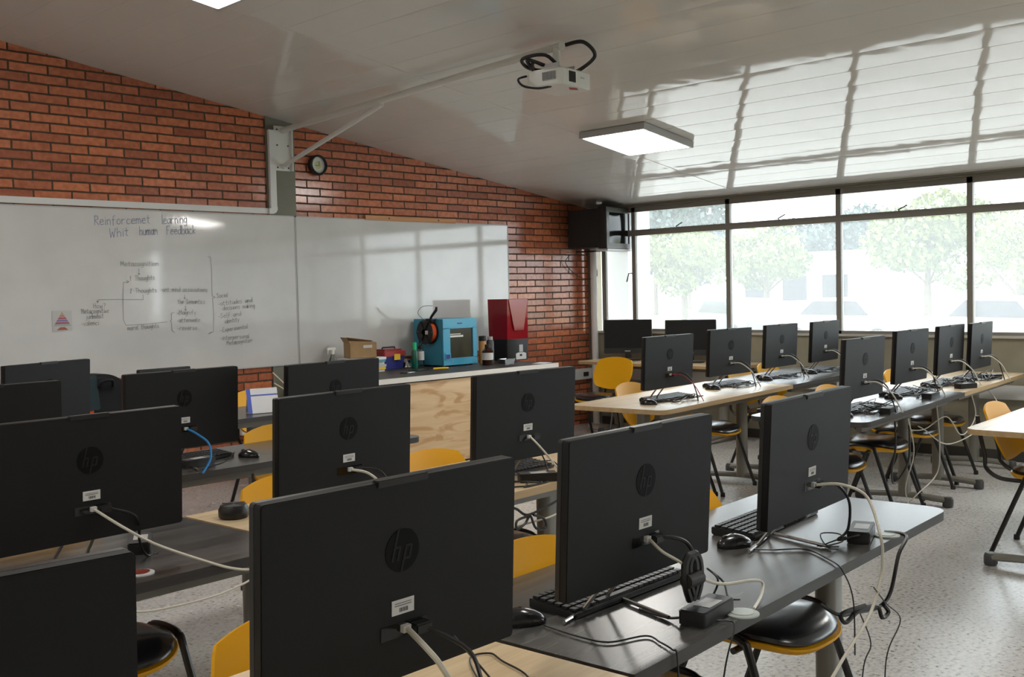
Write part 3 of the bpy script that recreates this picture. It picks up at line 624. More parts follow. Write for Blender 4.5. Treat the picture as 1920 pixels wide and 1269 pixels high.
b = MB(); b.add([(.01, .02, .215), (.37, .02, .215), (.37, .35, .215), (.01, .35, .215), (.0, .0, .60), (.36, .0, .60), (.36, .35, .60), (.0, .35, .60)], [(0, 1, 5, 4), (1, 2, 6, 5), (2, 3, 7, 6), (3, 0, 4, 7), (4, 5, 6, 7)]); b.build('hood', M['redglass'], rp, smooth=0)
b = MB(); b.b2((.14, .24, .215), (.22, .30, .56)); b.b2((.10, .12, .40), (.26, .26, .44)); b.build('lift_column', M['black'], rp, bevel=.004)
b = MB(); b.prism([(.02, .595), (.35, .595), (.27, .30), (.11, .30)], -.008, -.002, 'y'); b.build('hood_facet', M['redfacet'], rp, smooth=0)
def bottle(name, x, y, prof, m, lab, cat, band=None, cap=None):
    t = tag(empty(name, (x, y, HC)), lab, cat)
    b = MB(); b.lathe(prof, 20); b.build('body', m, t)
    if band: z0, z1, r, mm = band; b = MB(); b.lathe([(r, z0), (r, z1)], 20); b.build('bottle_label', mm, t)
    if cap: z0, z1, r, mm = cap; b = MB(); b.lathe([(r, z0), (r, z1)], 16); b.build('cap', mm, t)
    return t
bottle('resin_bottle', -2.22, -.65, [(.048, 0), (.052, .01), (.052, .13), (.03, .155), (.022, .16)], M['brown'], 'dark brown bottle with a white label in front of the red hooded printer', 'bottle', (.05, .115, .0525, M['label']), (.16, .19, .026, M['black']))
bottle('glue_bottle', -2.10, -.46, [(.035, 0), (.036, .01), (.036, .2), (.03, .215)], M['amber'], 'slim amber labelled bottle with black lid beside the blue printer', 'bottle', None, (.215, .26, .036, M['black']))
bottle('spray_can', -2.00, -.46, [(.036, 0), (.037, .01), (.037, .2), (.028, .22)], M['mid'], 'tall grey can between the blue printer and the red hooded one', 'can', None, (.22, .25, .026, M['grey']))
bottle('green_bottle', -2.84, -.35, [(.026, 0), (.028, .008), (.028, .15), (.018, .17)], M['green'], 'slender dark green bottle with bright green cap left of the blue printer', 'bottle', None, (.165, .235, .018, M['green_b']))
gb = bottle('brush_bottle', -2.745, -.32, [(.030, 0), (.032, .01), (.032, .15), (.02, .17)], M['clear'], 'clear bottle with grey label and black ring top against the blue printer', 'bottle', (.07, .15, .0325, M['label']), (.17, .20, .024, M['black']))
b = MB(); b.tube([(.0, .018*math.cos(a*PI/6), .225+.026*math.sin(a*PI/6)) for a in range(12)], .005, 6, closed=True); b.build('ring_top', M['black'], gb)
t = tag(empty('spray_bottle', (-3.84, -.50, HC)), 'white spray bottle standing at the left end of the counter', 'spray bottle')
b = MB(); b.lathe([(.035, 0), (.038, .02), (.034, .09), (.036, .13), (.018, .17), (.014, .19)], 18); b.build('body', M['clear'], t)
b = MB(); b.b2((-.012, -.012, .19), (.012, .012, .23)); b.b2((-.055, -.009, .225), (.03, .009, .245)); b.b2((-.05, -.006, .19), (-.042, .006, .228)); b.build('trigger_head', M['white'], t, bevel=.003)
t = tag(empty('paper_stack', (-3.37, -.25, HC)), 'stack of white and yellow papers under the cardboard box', 'papers')
for k in range(6):
    b = MB(); rz = Matrix.Rotation(R([3, -4, 2, 6, -2, 1][k]), 4, 'Z'); b.b2((-.17, -.12, k*.0213), (.17+.01*(k % 3), .12, k*.0213+.0205), rz); b.build('booklet', [M['paper'], M['note'], M['grey'], M['paper'], M['tealp'], M['paper']][k], t, smooth=0)
t = tag(empty('cardboard_box', (-3.37, -.25, HC+.1285), R(-18)), 'brown cardboard box with half open flaps on the counter', 'box')
b = MB(); w, d, h = .24, .17, .13
for p, q in (((-w/2, -d/2, 0), (w/2, -d/2+.004, h)), ((-w/2, d/2-.004, 0), (w/2, d/2, h)), ((-w/2, -d/2, 0), (-w/2+.004, d/2, h)), ((w/2-.004, -d/2, 0), (w/2, d/2, h)), ((-w/2, -d/2, 0), (w/2, d/2, .004))): b.b2(p, q)
b.build('carton', M['cardboard'], t, smooth=0)
b = MB(); b.add([(-w/2, d/2, h), (w/2, d/2, h), (w/2, -.0, h+.012), (-w/2, -.0, h+.05)], [(0, 1, 2, 3)]); b.build('flap', M['cardboard'], t, smooth=0)
b = MB(); b.add([(-w/2, -d/2, h), (w/2, -d/2, h), (w/2, .02, h+.006), (-w/2, .02, h+.02)], [(0, 1, 2, 3)]); b.build('flap', M['cardboard'], t, smooth=0)
b = MB(); b.add([(-w/2, -d/2, h), (-w/2, d/2, h), (-w/2-.03, d/2, h+.05), (-w/2-.03, -d/2, h+.05)], [(0, 1, 2, 3)]); b.build('flap', M['cardboard'], t, smooth=0)
b = MB(); b.b2((.0, -d/2-.0012, .085), (.08, -d/2-.0002, .11)); b.build('box_label', M['label'], t, smooth=0)
t = tag(empty('tool_box', (-2.99, -.165, HC), R(2)), 'blue and red plastic tool box with a yellow note beside the cardboard box', 'tool box')
b = MB(); b.add([(-.12, -.08, 0), (.12, -.08, 0), (.12, .08, 0), (-.12, .08, 0), (-.14, -.1, .13), (.14, -.1, .13), (.14, .1, .13), (-.14, .1, .13)], [(0, 1, 2, 3), (0, 1, 5, 4), (1, 2, 6, 5), (2, 3, 7, 6), (3, 0, 4, 7), (4, 5, 6, 7)]); b.build('tub', M['navy'], t, bevel=.006)
b = MB(); b.b2((-.148, -.105, .13), (.148, .105, .19)); b.b2((-.12, -.08, .19), (.12, .08, .205)); b.build('lid', M['red'], t, bevel=.01)
b = MB(); b.b2((-.02, -.112, .095), (.06, -.108, .155)); b.build('sticky_note', M['note'], t, smooth=0)
b = MB(); b.tube([(-.09, 0, .2), (-.08, 0, .222), (.08, 0, .222), (.09, 0, .2)], .008, 6); b.build('carry_handle', M['black'], t)
t.scale = (.88, .88, .88)
t = tag(empty('steel_bowl', (-2.765, -.13, HC)), 'shiny steel bowl upside down between the tool box and the blue printer', 'bowl')
b = MB(); b.lathe([(.095, 0), (.098, .006), (.09, .04), (.065, .075), (.03, .09), (.0, .092)], 24); b.build('bowl', M['silver'], t)
t.scale = (.78, .78, .85)
t = tag(empty('metal_tray', (-1.99, -.66, HC), R(4)), 'small silver tray in front of the red hooded printer', 'tray')
b = MB(); b.add([(-.06, -.04, 0), (.06, -.04, 0), (.06, .04, 0), (-.06, .04, 0), (-.075, -.05, .045), (.075, -.05, .045), (.075, .05, .045), (-.075, .05, .045), (-.068, -.044, .045), (.068, -.044, .045), (.068, .044, .045), (-.068, .044, .045)], [(0, 3, 2, 1), (0, 1, 5, 4), (1, 2, 6, 5), (2, 3, 7, 6), (3, 0, 4, 7), (4, 5, 9, 8), (5, 6, 10, 9), (6, 7, 11, 10), (7, 4, 8, 11)]); b.b2((-.055, -.038, .006), (.055, .038, .01)); b.build('tray', M['silver'], t, smooth=0)
b = MB(); b.tube([(-2.86, -.62, HC+.008), (-2.80, -.64, HC+.010), (-2.72, -.66, HC+.008)], .009, 8); tag(b.build('yellow_cutter', M['note']), 'small yellow cutter lying in front of the blue printer', 'cutter')
b = MB(); b.b2((-3.10, -.66, HC), (-2.92, -.56, HC+.012)); tag(b.build('clear_lid', M['clear'], bevel=.003), 'flat clear plastic lid lying in front of the tool box', 'lid')
t = tag(empty('scissors', (-3.2, -.70, HC+.004), R(10)), 'black handled scissors lying on the counter left of the clear lid', 'scissors')
b = MB()
for s_ in (-1, 1): b.tube([(-.07+.018*math.cos(a), s_*.02+.015*math.sin(a), 0) for a in [k*PI/4 for k in range(8)]], .004, 6, closed=True)
b.build('handles', M['black'], t)
b = MB(); b.b2((-.05, -.012, -.002), (.07, -.001, .001), Matrix.Rotation(.12, 4, 'Z')); b.b2((-.05, .001, -.001), (.07, .012, .002), Matrix.Rotation(-.12, 4, 'Z')); b.build('blades', M['silver'], t, smooth=0)
b = MB(); b.b2((-.09, -.06, 0), (.09, .06, .002), Matrix.Rotation(.3, 4, 'Z')); o = b.build('paper_sheet', M['paper'], smooth=0); o.location = (-1.86, -.72+.34, HC); tag(o, 'small white paper lying at the right end of the counter', 'paper'); o.location = (-1.79, -.93, HC)

# ------------------------------------------------------------------ things on the desk below the board
t = tag(empty('desk_calendar', (-5.31, -1.80, .745), R(-14)), 'white and blue leaning calendar sheet on the desk below the board', 'calendar')
b = MB(); T = Matrix.Rotation(R(-16), 4, 'X'); b.b2((-.10, -.002, 0), (.10, .002, .16), T); b.build('sheet', M['paper'], t, smooth=0)
b = MB(); b.b2((-.10, -.0035, .0), (-.075, -.002, .16), T); b.b2((-.075, -.0035, .112), (.10, -.002, .12), T); b.build('blue_border', M['bluepaper'], t, smooth=0)
b = MB(); b.b2((-.09, .0, 0), (.09, .002, .15), Matrix.Translation((0, .09, 0)) @ Matrix.Rotation(R(16), 4, 'X')); b.build('back_support', M['grey'], t, smooth=0)
t = tag(empty('paper_pile', (-5.72, -1.74, .7455)), 'messy pile of white and teal papers beside the leaning calendar', 'papers')
for k in range(6):
    b = MB(); b.b2((-.13, -.09, k*.007), (.13, .09, k*.007+.003), Matrix.Rotation(R([5, 22, -14, 30, -25, 8][k]), 4, 'Z')); b.build('paper_sheet', [M['paper'], M['tealp'], M['paper'], M['grey'], M['paper'], M['tealp']][k], t, smooth=0)
for i, (dx, dl) in enumerate(((0, 'longer'), (.03, 'shorter'))):
    b = MB(); b.tube([(-4.97+dx, -1.80, .745), (-5.15+dx*.3, -1.66, .985-.07*i)], .004, 6); tag(b.build('wooden_stick', M['stick']), '%s of two thin pale sticks leaning near the calendar' % dl, 'stick')
b = MB(); b.lathe([(.02, 0), (.03, .02), (.022, .05), (.0, .06)], 12, Matrix.Translation((-5.52, -1.55, .745))); tag(b.build('pink_toy', M['pink']), 'small bright pink object behind the leaning calendar', 'toy')
t = tag(empty('small_monitor', (-5.82, -1.50, .742), R(3)), 'small black monitor peeking over the computer with the blue cable', 'monitor')
b = MB(); b.b2((-.175, -.015, .07), (.175, .02, .312)); b.build('panel', M['black'], t, bevel=.004)
b = MB(); b.b2((-.02, .0, .01), (.02, .02, .1)); b.b2((-.09, -.06, 0), (.09, .08, .012)); b.build('stand', M['black'], t, bevel=.003)
# rucksack on a chair
t = tag(empty('rucksack', (-6.08, -1.13, .483), R(4)), 'dark teal and black rucksack with an orange patch below the written board', 'rucksack')
pl = [(.18, 0)]+[(.19*math.cos(PI*k/24), .37+.17*math.sin(PI*k/24)) for k in range(25)]+[(-.18, 0)]
b = MB(); b.prism(pl, -.08, .09, 'y'); b.build('main_pouch', M['blackf'], t, bevel=.02)
b = MB(); b.prism([(-.20, .30), (-.20, .42), (-.165, .49), (-.08, .535), (-.05, .54), (-.03, .32)], -.10, -.07, 'y'); b.build('side_pocket', M['teal'], t, bevel=.01)
b = MB(); b.prism([(-.19, .12), (-.18, .37), (-.08, .38), (-.06, .12)], -.095, -.075, 'y'); b.build('orange_patch', M['orange'], t, bevel=.004)
b = MB(); b.tube([(-.04, -.085, .46), (-.02, -.11, .50), (.04, -.11, .50), (.06, -.085, .46)], .010, 8, 4); b.build('grab_loop', M['blackf'], t)

# ------------------------------------------------------------------ all-in-one computers
TILT = R(3.0)
def aio():
    t = empty('computer', (0, 0, 0)); w, h = .27, .333
    T = Matrix.Translation((0, 0, .098)) @ Matrix.Rotation(TILT, 4, 'X')
    b = MB(); b.prism(rrect(-w, 0, w, h, .006, 2), 0, .019, 'y', T); b.build('back_shell', M['shell'], t, bevel=.0014)
    b = MB(); b.prism(rrect(-w, 0, w, h, .006, 2), .0188, .030, 'y', T); b.build('bezel', M['black'], t, smooth=20)
    b = MB(); b.b2((-w+.006, .0301, .03), (w-.006, .0308, h-.008), T); b.build('screen', M['screen'], t, smooth=0)
    b = MB(); b.b2((-.055, -.0035, h-.008), (.055, .012, h+.004), T); b.build('webcam_module', M['black'], t, bevel=.002)
    lg = MB(); r = .036; lz = .215
    lg.lathe([(r, 0), (r, .0009)], 36, T @ Matrix.Translation((0, -.0001, lz)) @ RX); lg = lg.build('logo', M['logo'], t)
    l2 = MB()
    def st(p, q, wd): 
        dx, dz = q[0]-p[0], q[1]-p[1]; L = math.hypot(dx, dz); nx, nz = -dz/L*wd/2, dx/L*wd/2
        l2.prism([(p[0]-nx, p[1]-nz+lz), (q[0]-nx, q[1]-nz+lz), (q[0]+nx, q[1]+nz+lz), (p[0]+nx, p[1]+nz+lz)], -.0016, -.0008, 'y', T)
    st((-.0225, -.016), (-.009, .035), .0042); st((-.0175, .006), (-.005, .006), .004); st((-.0055, .007), (-.0105, -.016), .0042)
    st((-.003, -.035), (.0085, .008), .0042); st((.0075, .006), (.0195, .006), .004); st((.0195, .006), (.0145, -.015), .0042); st((.0145, -.0145), (.0035, -.0145), .004)
    l2.build('logo_letters', M['shell'], lg, smooth=0)
    b = MB(); b.b2((-.022, -.0008, .108), (.026, .0, .133), T); s_ = b.build('asset_sticker', M['label'], t, smooth=0)
    b = MB()
    for k in range(7): b.b2((-.006+k*.0028, -.0012, .112), (-.006+k*.0028+.0013*(1+(k % 2)*.5), -.0008, .119), T)
    b.b2((-.016, -.0012, .1225), (.020, -.0008, .1237), T); b.b2((-.016, -.0012, .1265), (.020, -.0008, .1275), T); b.build('barcode', M['print'], s_, smooth=0)
    b = MB(); b.b2((-.045, -.0012, .070), (.055, .0, .094), T); b.build('port_bay', M['gloss_black'], t, smooth=0)
    b = MB(); b.b2((-.004, -.010, .078), (.012, 0, .090), T); b.build('plug', M['label'], t, smooth=0)
    b = MB(); b.b2((.014, -.022, .072), (.050, 0, .090), T); b.build('power_plug', M['black'], t, bevel=.003)
    st_ = MB(); st_.tube([(-.135, .118, .007), (.075, .158, .007), (.092, .155, .007), (.088, .138, .007), (.03, -.045, .007)], .0048, 8, 2)
    st_.tube([(.05, .15, .007), (.045, .10, .06), (.04, .035, .13)], .0048, 8, 3); st_.tube([(-.06, .13, .007), (-.05, .09, .06), (-.04, .035, .13)], .0048, 8, 3)
    st_.build('wire_stand', M['chrome'], t)
    return t
proto_c = aio(); used = [False]
def computer(x, y, deg, label, z=.742):
    if used[0]: t = copy_tree(proto_c)
    else: t = proto_c; used[0] = True
    t.location = (x, y, z); t.rotation_euler = (0, 0, R(deg)); tag(t, label, 'computer', 'all-in-one computers seen from behind'); return t
COMP = [
 (-8.60, -6.326, -3.0, 'all-in-one computer back cut off in the bottom left corner of the photo'),
 (-7.818, -6.216, 1.5, 'all-in-one computer back, largest in the photo, in the centre foreground'),
 (-7.075, -6.148, 2.5, 'all-in-one computer beside the upright cable bundle, second from the right in the foreground'),
 (-6.283, -6.118, 5.5, 'all-in-one computer on the right end of the dark foreground desk, mouse and adapter beside it'),
 (-7.727, -4.816, 3.3, 'large all-in-one computer at the left edge, beige cable running right from it'),
 (-6.922, -4.862, 4.0, 'all-in-one computer in front of the knotty oak counter, round black logo clearly visible'),
 (-6.051, -4.814, .0, 'all-in-one computer on the maple desk just left of the aisle, tangled wires at its base'),
 (-7.53, -3.504, 3.5, 'dark all-in-one computer cut by the left edge, in front of the leftmost far one'),
 (-6.725, -3.44, 4.5, 'all-in-one computer with a bright blue cable hanging from its ports'),
 (-6.06, -3.60, 4.5, 'all-in-one computer standing just left of the counter, hiding its left end'),
 (-6.80, -2.20, 22., 'brownish turned all-in-one computer at the far left under the written board'),
 (-3.451, -3.583, 2.0, 'all-in-one computer at the aisle end of the far right row, red wire at its ports'),
 (-2.422, -3.376, .0, 'second all-in-one computer from the aisle in the far right row'),
 (-1.581, -3.299, 4.0, 'third all-in-one computer from the aisle in the far right row'),
 (-.868, -3.295, 5.0, 'all-in-one computer nearest the windows in the far right row'),
 (-3.364, -4.853, 3.5, 'all-in-one computer at the aisle end of the cable covered right row'),
 (-2.334, -4.672, 3.0, 'second all-in-one computer from the aisle in the cable covered right row'),
 (-1.59, -4.623, 4.3, 'third all-in-one computer from the aisle in the cable covered right row'),
 (-1.05, -4.628, 5.6, 'all-in-one computer nearest the windows in the cable covered right row'),
]
for c in COMP: computer(*c)
# black monitors in the corner facing the room
def scr(x, y, deg, label, sp_=False):
    t = tag(empty('black_monitor', (x, y, .742), R(deg)), label, 'monitor', 'black monitors on the corner desk')
    T = Matrix.Translation((0, 0, .07)) @ Matrix.Rotation(R(-4), 4, 'X')
    b = MB(); b.prism(rrect(-.25, 0, .25, .35, .01, 3), .0, .03, 'y', T); b.build('panel', M['black'], t, bevel=.002)
    b = MB(); b.b2((-.24, -.001, .055), (.24, .0, .34), T); b.build('screen', M['screen'], t, smooth=0)
    b = MB(); b.b2((-.03, -.0015, .022), (.03, -.0005, .028), T); b.build('brand_mark', M['silver'], t, smooth=0)
    b = MB(); b.b2((-.03, .02, .02), (.03, .04, .12)); b.prism(rrect(-.14, -.09, .14, .09, .04), 0, .012); b.build('stand', M['black'], t, bevel=.002)
scr(-.37, -.82, -62, 'left of two black monitors on the corner desk below the windows')
scr(-.37, -1.60, -62, 'right of two black monitors on the corner desk below the windows')

# ------------------------------------------------------------------ chairs
def chair_proto():
    t = empty('chair')
    def se(n, ax, ay, p=2.8): return [(ax*abs(math.cos(a))**(2/p)*(1 if math.cos(a) >= 0 else -1), ay*abs(math.sin(a))**(2/p)*(1 if math.sin(a) >= 0 else -1)) for a in [2*PI*k/n for k in range(n)]]
    N = 40
    def zf(y): return -.030*max(0, (-y-.09)/.12)**1.7
    def ringed(rings):   # (scale x, scale y, z)
        b = MB(); vs_ = []
        for ax, ay, z in rings:
            for px, py in se(N, ax, ay): vs_.append((px, py, z+zf(py)))
        fs = [tuple(range(N))[::-1]]+[(i*N+k, i*N+(k+1) % N, (i+1)*N+(k+1) % N, (i+1)*N+k) for i in range(len(rings)-1) for k in range(N)]
        fs.append(tuple((len(rings)-1)*N+k for k in range(N))); b.add(vs_, fs); return b
    ringed([(.15, .14, .405), (.205, .200, .425), (.218, .213, .442), (.216, .211, .447)]).build('seat_pan', M['yellow'], t)
    ringed([(.200, .195, .446), (.208, .203, .452), (.205, .200, .464), (.17, .165, .476), (.08, .08, .480)]).build('seat_cushion', M['cushion'], t, smooth=50)
    def bk(u, v):
        k = .30+.12*(v < 0)*-v; x = u*math.sqrt(1-k*v*v); z = v*math.sqrt(1-.34*u*u)
        X = x*.222; Z = .652+z*.155; return (X, .285+.055*v-.035*x*x+.02*(1-v*v)*.3, Z)
    b = MB(); b.shell(bk, 20, 16, -.011); b.build('backrest', M['yellow'], t, smooth=60)
    for s_ in (-1, 1):
        b = MB(); x = s_*.235
        b.tube([(x+s_*.02, -.235, .012), (x, -.10, .40), (x-s_*.002, -.075, .445), (x-s_*.002, -.03, .458), (x-s_*.002, .04, .458), (x-s_*.002, .085, .445), (x, .11, .40), (x+s_*.02, .265, .012)], .0125, 8, 3, flat=1.0)
        fr = b.build('leg_frame', M['tube'], t)
        for yy in (-.235, .265):
            b = MB(); b.lathe([(.016, 0), (.017, .006), (.015, .03)], 10, Matrix.Translation((x+s_*.02, yy, 0))); b.build('foot_cap', M['black'], fr)
        b = MB(); b.tube([(s_*.13, -.02, .408), (s_*.13, .16, .405), (s_*.135, .255, .415), (s_*.135, .315, .46), (s_*.13, .325, .53), (s_*.12, .355, .66), (s_*.12, .365, .74)], .0115, 8, 4); b.build('back_tube', M['tube'], t)
    b = MB(); b.tube([(-.235, -.04, .415), (.235, -.04, .415)], .010, 8); b.tube([(-.235, .06, .415), (.235, .06, .415)], .010, 8); b.build('cross_bar', M['tube'], t)
    return t
proto_ch = chair_proto(); used_ch = [False]
def chair(x, y, deg, label, holes=False):
    if used_ch[0]: t = copy_tree(proto_ch)
    else: t = proto_ch; used_ch[0] = True
    t.location = (x, y, 0); t.rotation_euler = (0, 0, R(deg)); tag(t, label, 'chair', 'yellow and black chairs'); return t
CH = [
 (-7.65, -5.97, 3, 'yellow backed chair at the bottom edge, left of the largest computer'),
 (-6.88, -5.93, 4, 'yellow backed chair between the two biggest computers in the foreground'),
 (-6.09, -5.85, 0, 'yellow and black chair pushed under the right end of the dark foreground desk'),
 (-7.61, -4.53, 4, 'yellow and black chair under the desk with the red grommet, lower left'),
 (-6.70, -4.50, 5, 'chair whose yellow back has small black slots, in the second row on the left'),
 (-5.98, -4.49, 4, 'chair with its yellow back in front of the knotty oak counter'),
 (-5.87, -3.14, 4, 'yellow backed chair behind the computer in front of the counter, third row'),
 (-6.12, -1.07, 4, 'chair carrying the dark rucksack below the written board'),
 (-4.80, -1.20, 6, 'slotted yellow backed chair beside the pillar, behind the calendar'),
 (-2.96, -3.21, 8, 'chair at the aisle end of the far right row, yellow back partly below the desk'),
 (-2.44, -3.20, 6, 'second chair from the aisle in the far right row, black seat showing below the desk'),
 (-1.36, -3.10, 4, 'third chair from the aisle in the far right row'),
 (-.80, -3.03, 6, 'chair nearest the windows in the far right row'),
 (-3.27, -4.57, 6, 'chair at the aisle end of the cable covered row, seat behind the rightmost foreground computer'),
 (-2.45, -4.47, 6, 'second chair from the aisle under the cable covered row'),
 (-1.71, -4.35, 0, 'third chair from the aisle under the cable covered row'),
 (-1.05, -4.28, 6, 'fourth chair from the aisle under the cable covered row'),
 (-2.93, -5.72, 4, 'chair with its yellow back at the desk on the right edge'),
 (-1.16, -1.08, -84, 'bright yellow backed chair in the far corner, seen from behind'),
]
chs = [chair(*c) for c in CH]
for i in (4, 8):
    b = MB()
    for px, pz in ((-.12, .72), (-.15, .66), (-.06, .74), (-.05, .69), (-.09, .64), (.02, .73), (.05, .66), (.10, .72), (-.01, .65), (.13, .66)):
        x = px/.222; v = (pz-.652)/.155; y = .285+.055*v-.035*x*x+.002
        b.prism([(px-.008, pz-.007), (px+.008, pz-.005), (px+.001, pz+.009)], y-.002, y+.004, 'y')
    b.build('back_slots', M['black'], chs[i], smooth=0)

# ------------------------------------------------------------------ keyboards and mice
def kb_proto():
    t = empty('keyboard'); b = MB(); b.prism([(-.07, .004), (-.065, 0), (.065, 0), (.072, .004), (.072, .024), (-.07, .012)], -.22, .22, 'x'); b.build('keyboard_base', M['black'], t, bevel=.002)
    b = MB()
    for j in range(6):
        for i in range(21):
            if j == 5 and 4 <= i <= 9: continue
            x = -.206+i*.0206; y = .056-j*.0215
            z = .012+(y+.07)/.142*.012; b.box((x, y, z+.004), (.016, .016, .006))
    b.b2((-.124, -.06, .013), (.0, -.044, .020)); b.build('keys', M['keys'], t, smooth=0); return t
def ms_proto():
    t = empty('mouse'); b = MB()
    def ell(u, v):
        a = (u+1)*PI; p = (v+1)/2; r = math.cos(p*PI/2); return None
    vs_ = []; fs = []; n = 18; rings = [(1, 0), (1.04, .25), (.98, .5), (.82, .75), (.55, .93), (.25, 1.0)]
    for s_, z in rings:
        for k in range(n):
            a = 2*PI*k/n; py = math.sin(a)*.055*s_; hz = .036*(1-.28*max(0, -py/.055) - .1*max(0, py/.055)); vs_.append((math.cos(a)*.032*s_, py, z*hz))
    fs = [(i*n+k, i*n+(k+1) % n, (i+1)*n+(k+1) % n, (i+1)*n+k) for i in range(5) for k in range(n)]+[tuple(range(n))[::-1], tuple(5*n+k for k in range(n))]
    b.add(vs_, fs); b.build('mouse_body', M['mouse'], t, smooth=60)
    b = MB(); b.lathe([(.009, -.004), (.009, .004)], 14, Matrix.Translation((0, .032, .026)) @ RYm); b.build('scroll_wheel', M['black'], t)
    return t
kbp, msp = kb_proto(), ms_proto(); uk = [0, 0]
def put(proto, i, x, y, deg, label, cat, grp, z=.742):
    t = proto if not uk[i] else copy_tree(proto); uk[i] = 1
    t.location = (x, y, z); t.rotation_euler = (0, 0, R(deg)); tag(t, label, cat, grp); return t
WHO = {1: 'behind the largest computer in the foreground', 2: 'beside the computer left of the dark foreground desk seam', 3: 'by the computer at the right end of the dark foreground desk', 4: 'behind the large computer at the left edge', 5: 'behind the computer in front of the oak counter', 6: 'by the maple desk computer left of the aisle',
 8: 'by the computer with the blue cable', 9: 'by the computer hiding the counter end', 11: 'at the aisle end of the far right row', 12: 'by the second computer of the far right row', 13: 'by the third computer of the far right row', 14: 'by the window end computer of the far right row',
 15: 'at the aisle end of the cable covered row', 16: 'by the second computer of the cable covered row', 17: 'by the third computer of the cable covered row', 18: 'by the window end computer of the cable covered row'}
WHO[2] = 'between the two big computers in the foreground'
for i, w in WHO.items():
    x, y, dg = COMP[i][:3]
    kx, ky, kd = {2: (.12, .19, 2), 3: (.20, .255, 5)}.get(i, (.12, .24, dg))
    if i > 10: kx, ky = .16, .13
    if i in (1, 4, 5, 9): continue
    put(kbp, 0, x+kx, y+ky, kd, 'black keyboard '+w, 'keyboard', 'black keyboards')
    mx, my, md = {2: (-.195, .19, 55), 3: (-.10, .18, 70), 4: (.5, .1, 10)}.get(i, (-.19, .16, 20))
    if i in (1, 4, 5, 9): continue
    if i == 8: mx, my = .38, .12
    if i == 6: mx, my = -.26, .3
    if i > 10: mx, my = -.15, .05
    put(msp, 1, x+mx, y+my, md, 'dark mouse '+w, 'mouse', 'dark computer mice')
# stray puck shaped hub on the maple desk
t = tag(empty('cable_puck', (-7.09, -4.45, .742)), 'round black puck shaped device on the corner of the maple desk, second row', 'device')
b = MB(); b.lathe([(.045, 0), (.05, .008), (.05, .03), (.042, .045), (.01, .047)], 24); b.build('puck_body', M['black'], t)
b = MB()
for k in range(3): a = k*PI/3; b.b2((-.042, -.001, .046), (.042, .001, .0485), Matrix.Rotation(a, 4, 'Z'))
b.build('puck_grooves', M['mid'], t, smooth=0)

# ------------------------------------------------------------------ adapters, grommets, cables
def adapter_proto():
    t = empty('power_adapter'); b = MB(); b.prism(rrect(-.075, -.032, .075, .032, .007, 3), 0, .034); b.build('adapter_body', M['black'], t, bevel=.003)
    b = MB(); b.b2((-.03, -.022, .034), (.035, .018, .0346)); b.build('adapter_label', M['grey'], t, smooth=0); return t
adp = adapter_proto(); ua = [0]
def adapter(x, y, deg, label, z=.742):
    t = adp if not ua[0] else copy_tree(adp); ua[0] = 1
    t.location = (x, y, z); t.rotation_euler = (0, 0, R(deg)); tag(t, label, 'power adapter', 'black power adapters')
adapter(-6.975, -6.245, 8, 'black power adapter brick with pale label under an upright cable bundle, foreground desk')
adapter(-6.075, -6.165, 20, 'black power adapter brick beside the rightmost foreground computer')
adapter(-7.50, -4.62, 62, 'black power adapter with a white label by the red grommet, left')
adapter(-5.98, -4.80, -35, 'black power adapter under the tangled wires of the maple desk computer')
adapter(-6.62, -3.35, 8, 'black power adapter on the desk by the blue cable')
adapter(-3.22, -4.93, 8, 'small black power adapter at the aisle end of the cable covered desk')
adapter(-2.34, -4.80, 2, 'black power adapter in the middle of the cable covered desk')
adapter(-1.62, -4.74, -25, 'long black power adapter on the maple part of the cable covered row')
adapter(-.83, -4.62, -40, 'black power adapter under the cable arch by the window wall')
def grommet(x, y, label, m, m2, cat='cable grommet'):
    t = tag(empty('cable_grommet', (x, y, .742)), label, cat); b = MB(); b.lathe([(.038, 0), (.038, .003), (.03, .0045)], 24); b.build('grommet_ring', m, t)
    b = MB(); b.lathe([(.026, .004), (.026, .006)], 20); b.build('grommet_lid', m2, t)
grommet(-6.90, -6.288, 'round pale grommet beside the upright cable bundle', M['grommet'], M['grommet'])
grommet(-6.0, -6.205, 'round pale grommet near the right end of the foreground desk', M['grommet'], M['grommet'])
grommet(-7.63, -4.885, 'round grommet with red lid on the dark desk at the left', M['label'], M['redgrommet'])
NC = [0]
def cable(pts, m, label, r=.0035, name='cable', sm=6, grp=None):
    b = MB(); b.tube(pts, r, 6, sm); tag(b.build(name, M[m]), label, 'cable', grp)
def ports(i, dx=0):   # plug position behind computer i in room coordinates
    x, y, dg = COMP[i][:3]; a = R(dg); lx, ly = .004+dx, -.016-.084*math.sin(TILT)*0
    return (x+lx*math.cos(a)-ly*math.sin(a), y+lx*math.sin(a)+ly*math.cos(a), .742+.098+.083)
def P(i, *rel, dx=0):
    p = ports(i, dx); return [p]+[(p[0]+a, p[1]+b_, c) for a, b_, c in rel]
T0 = .746
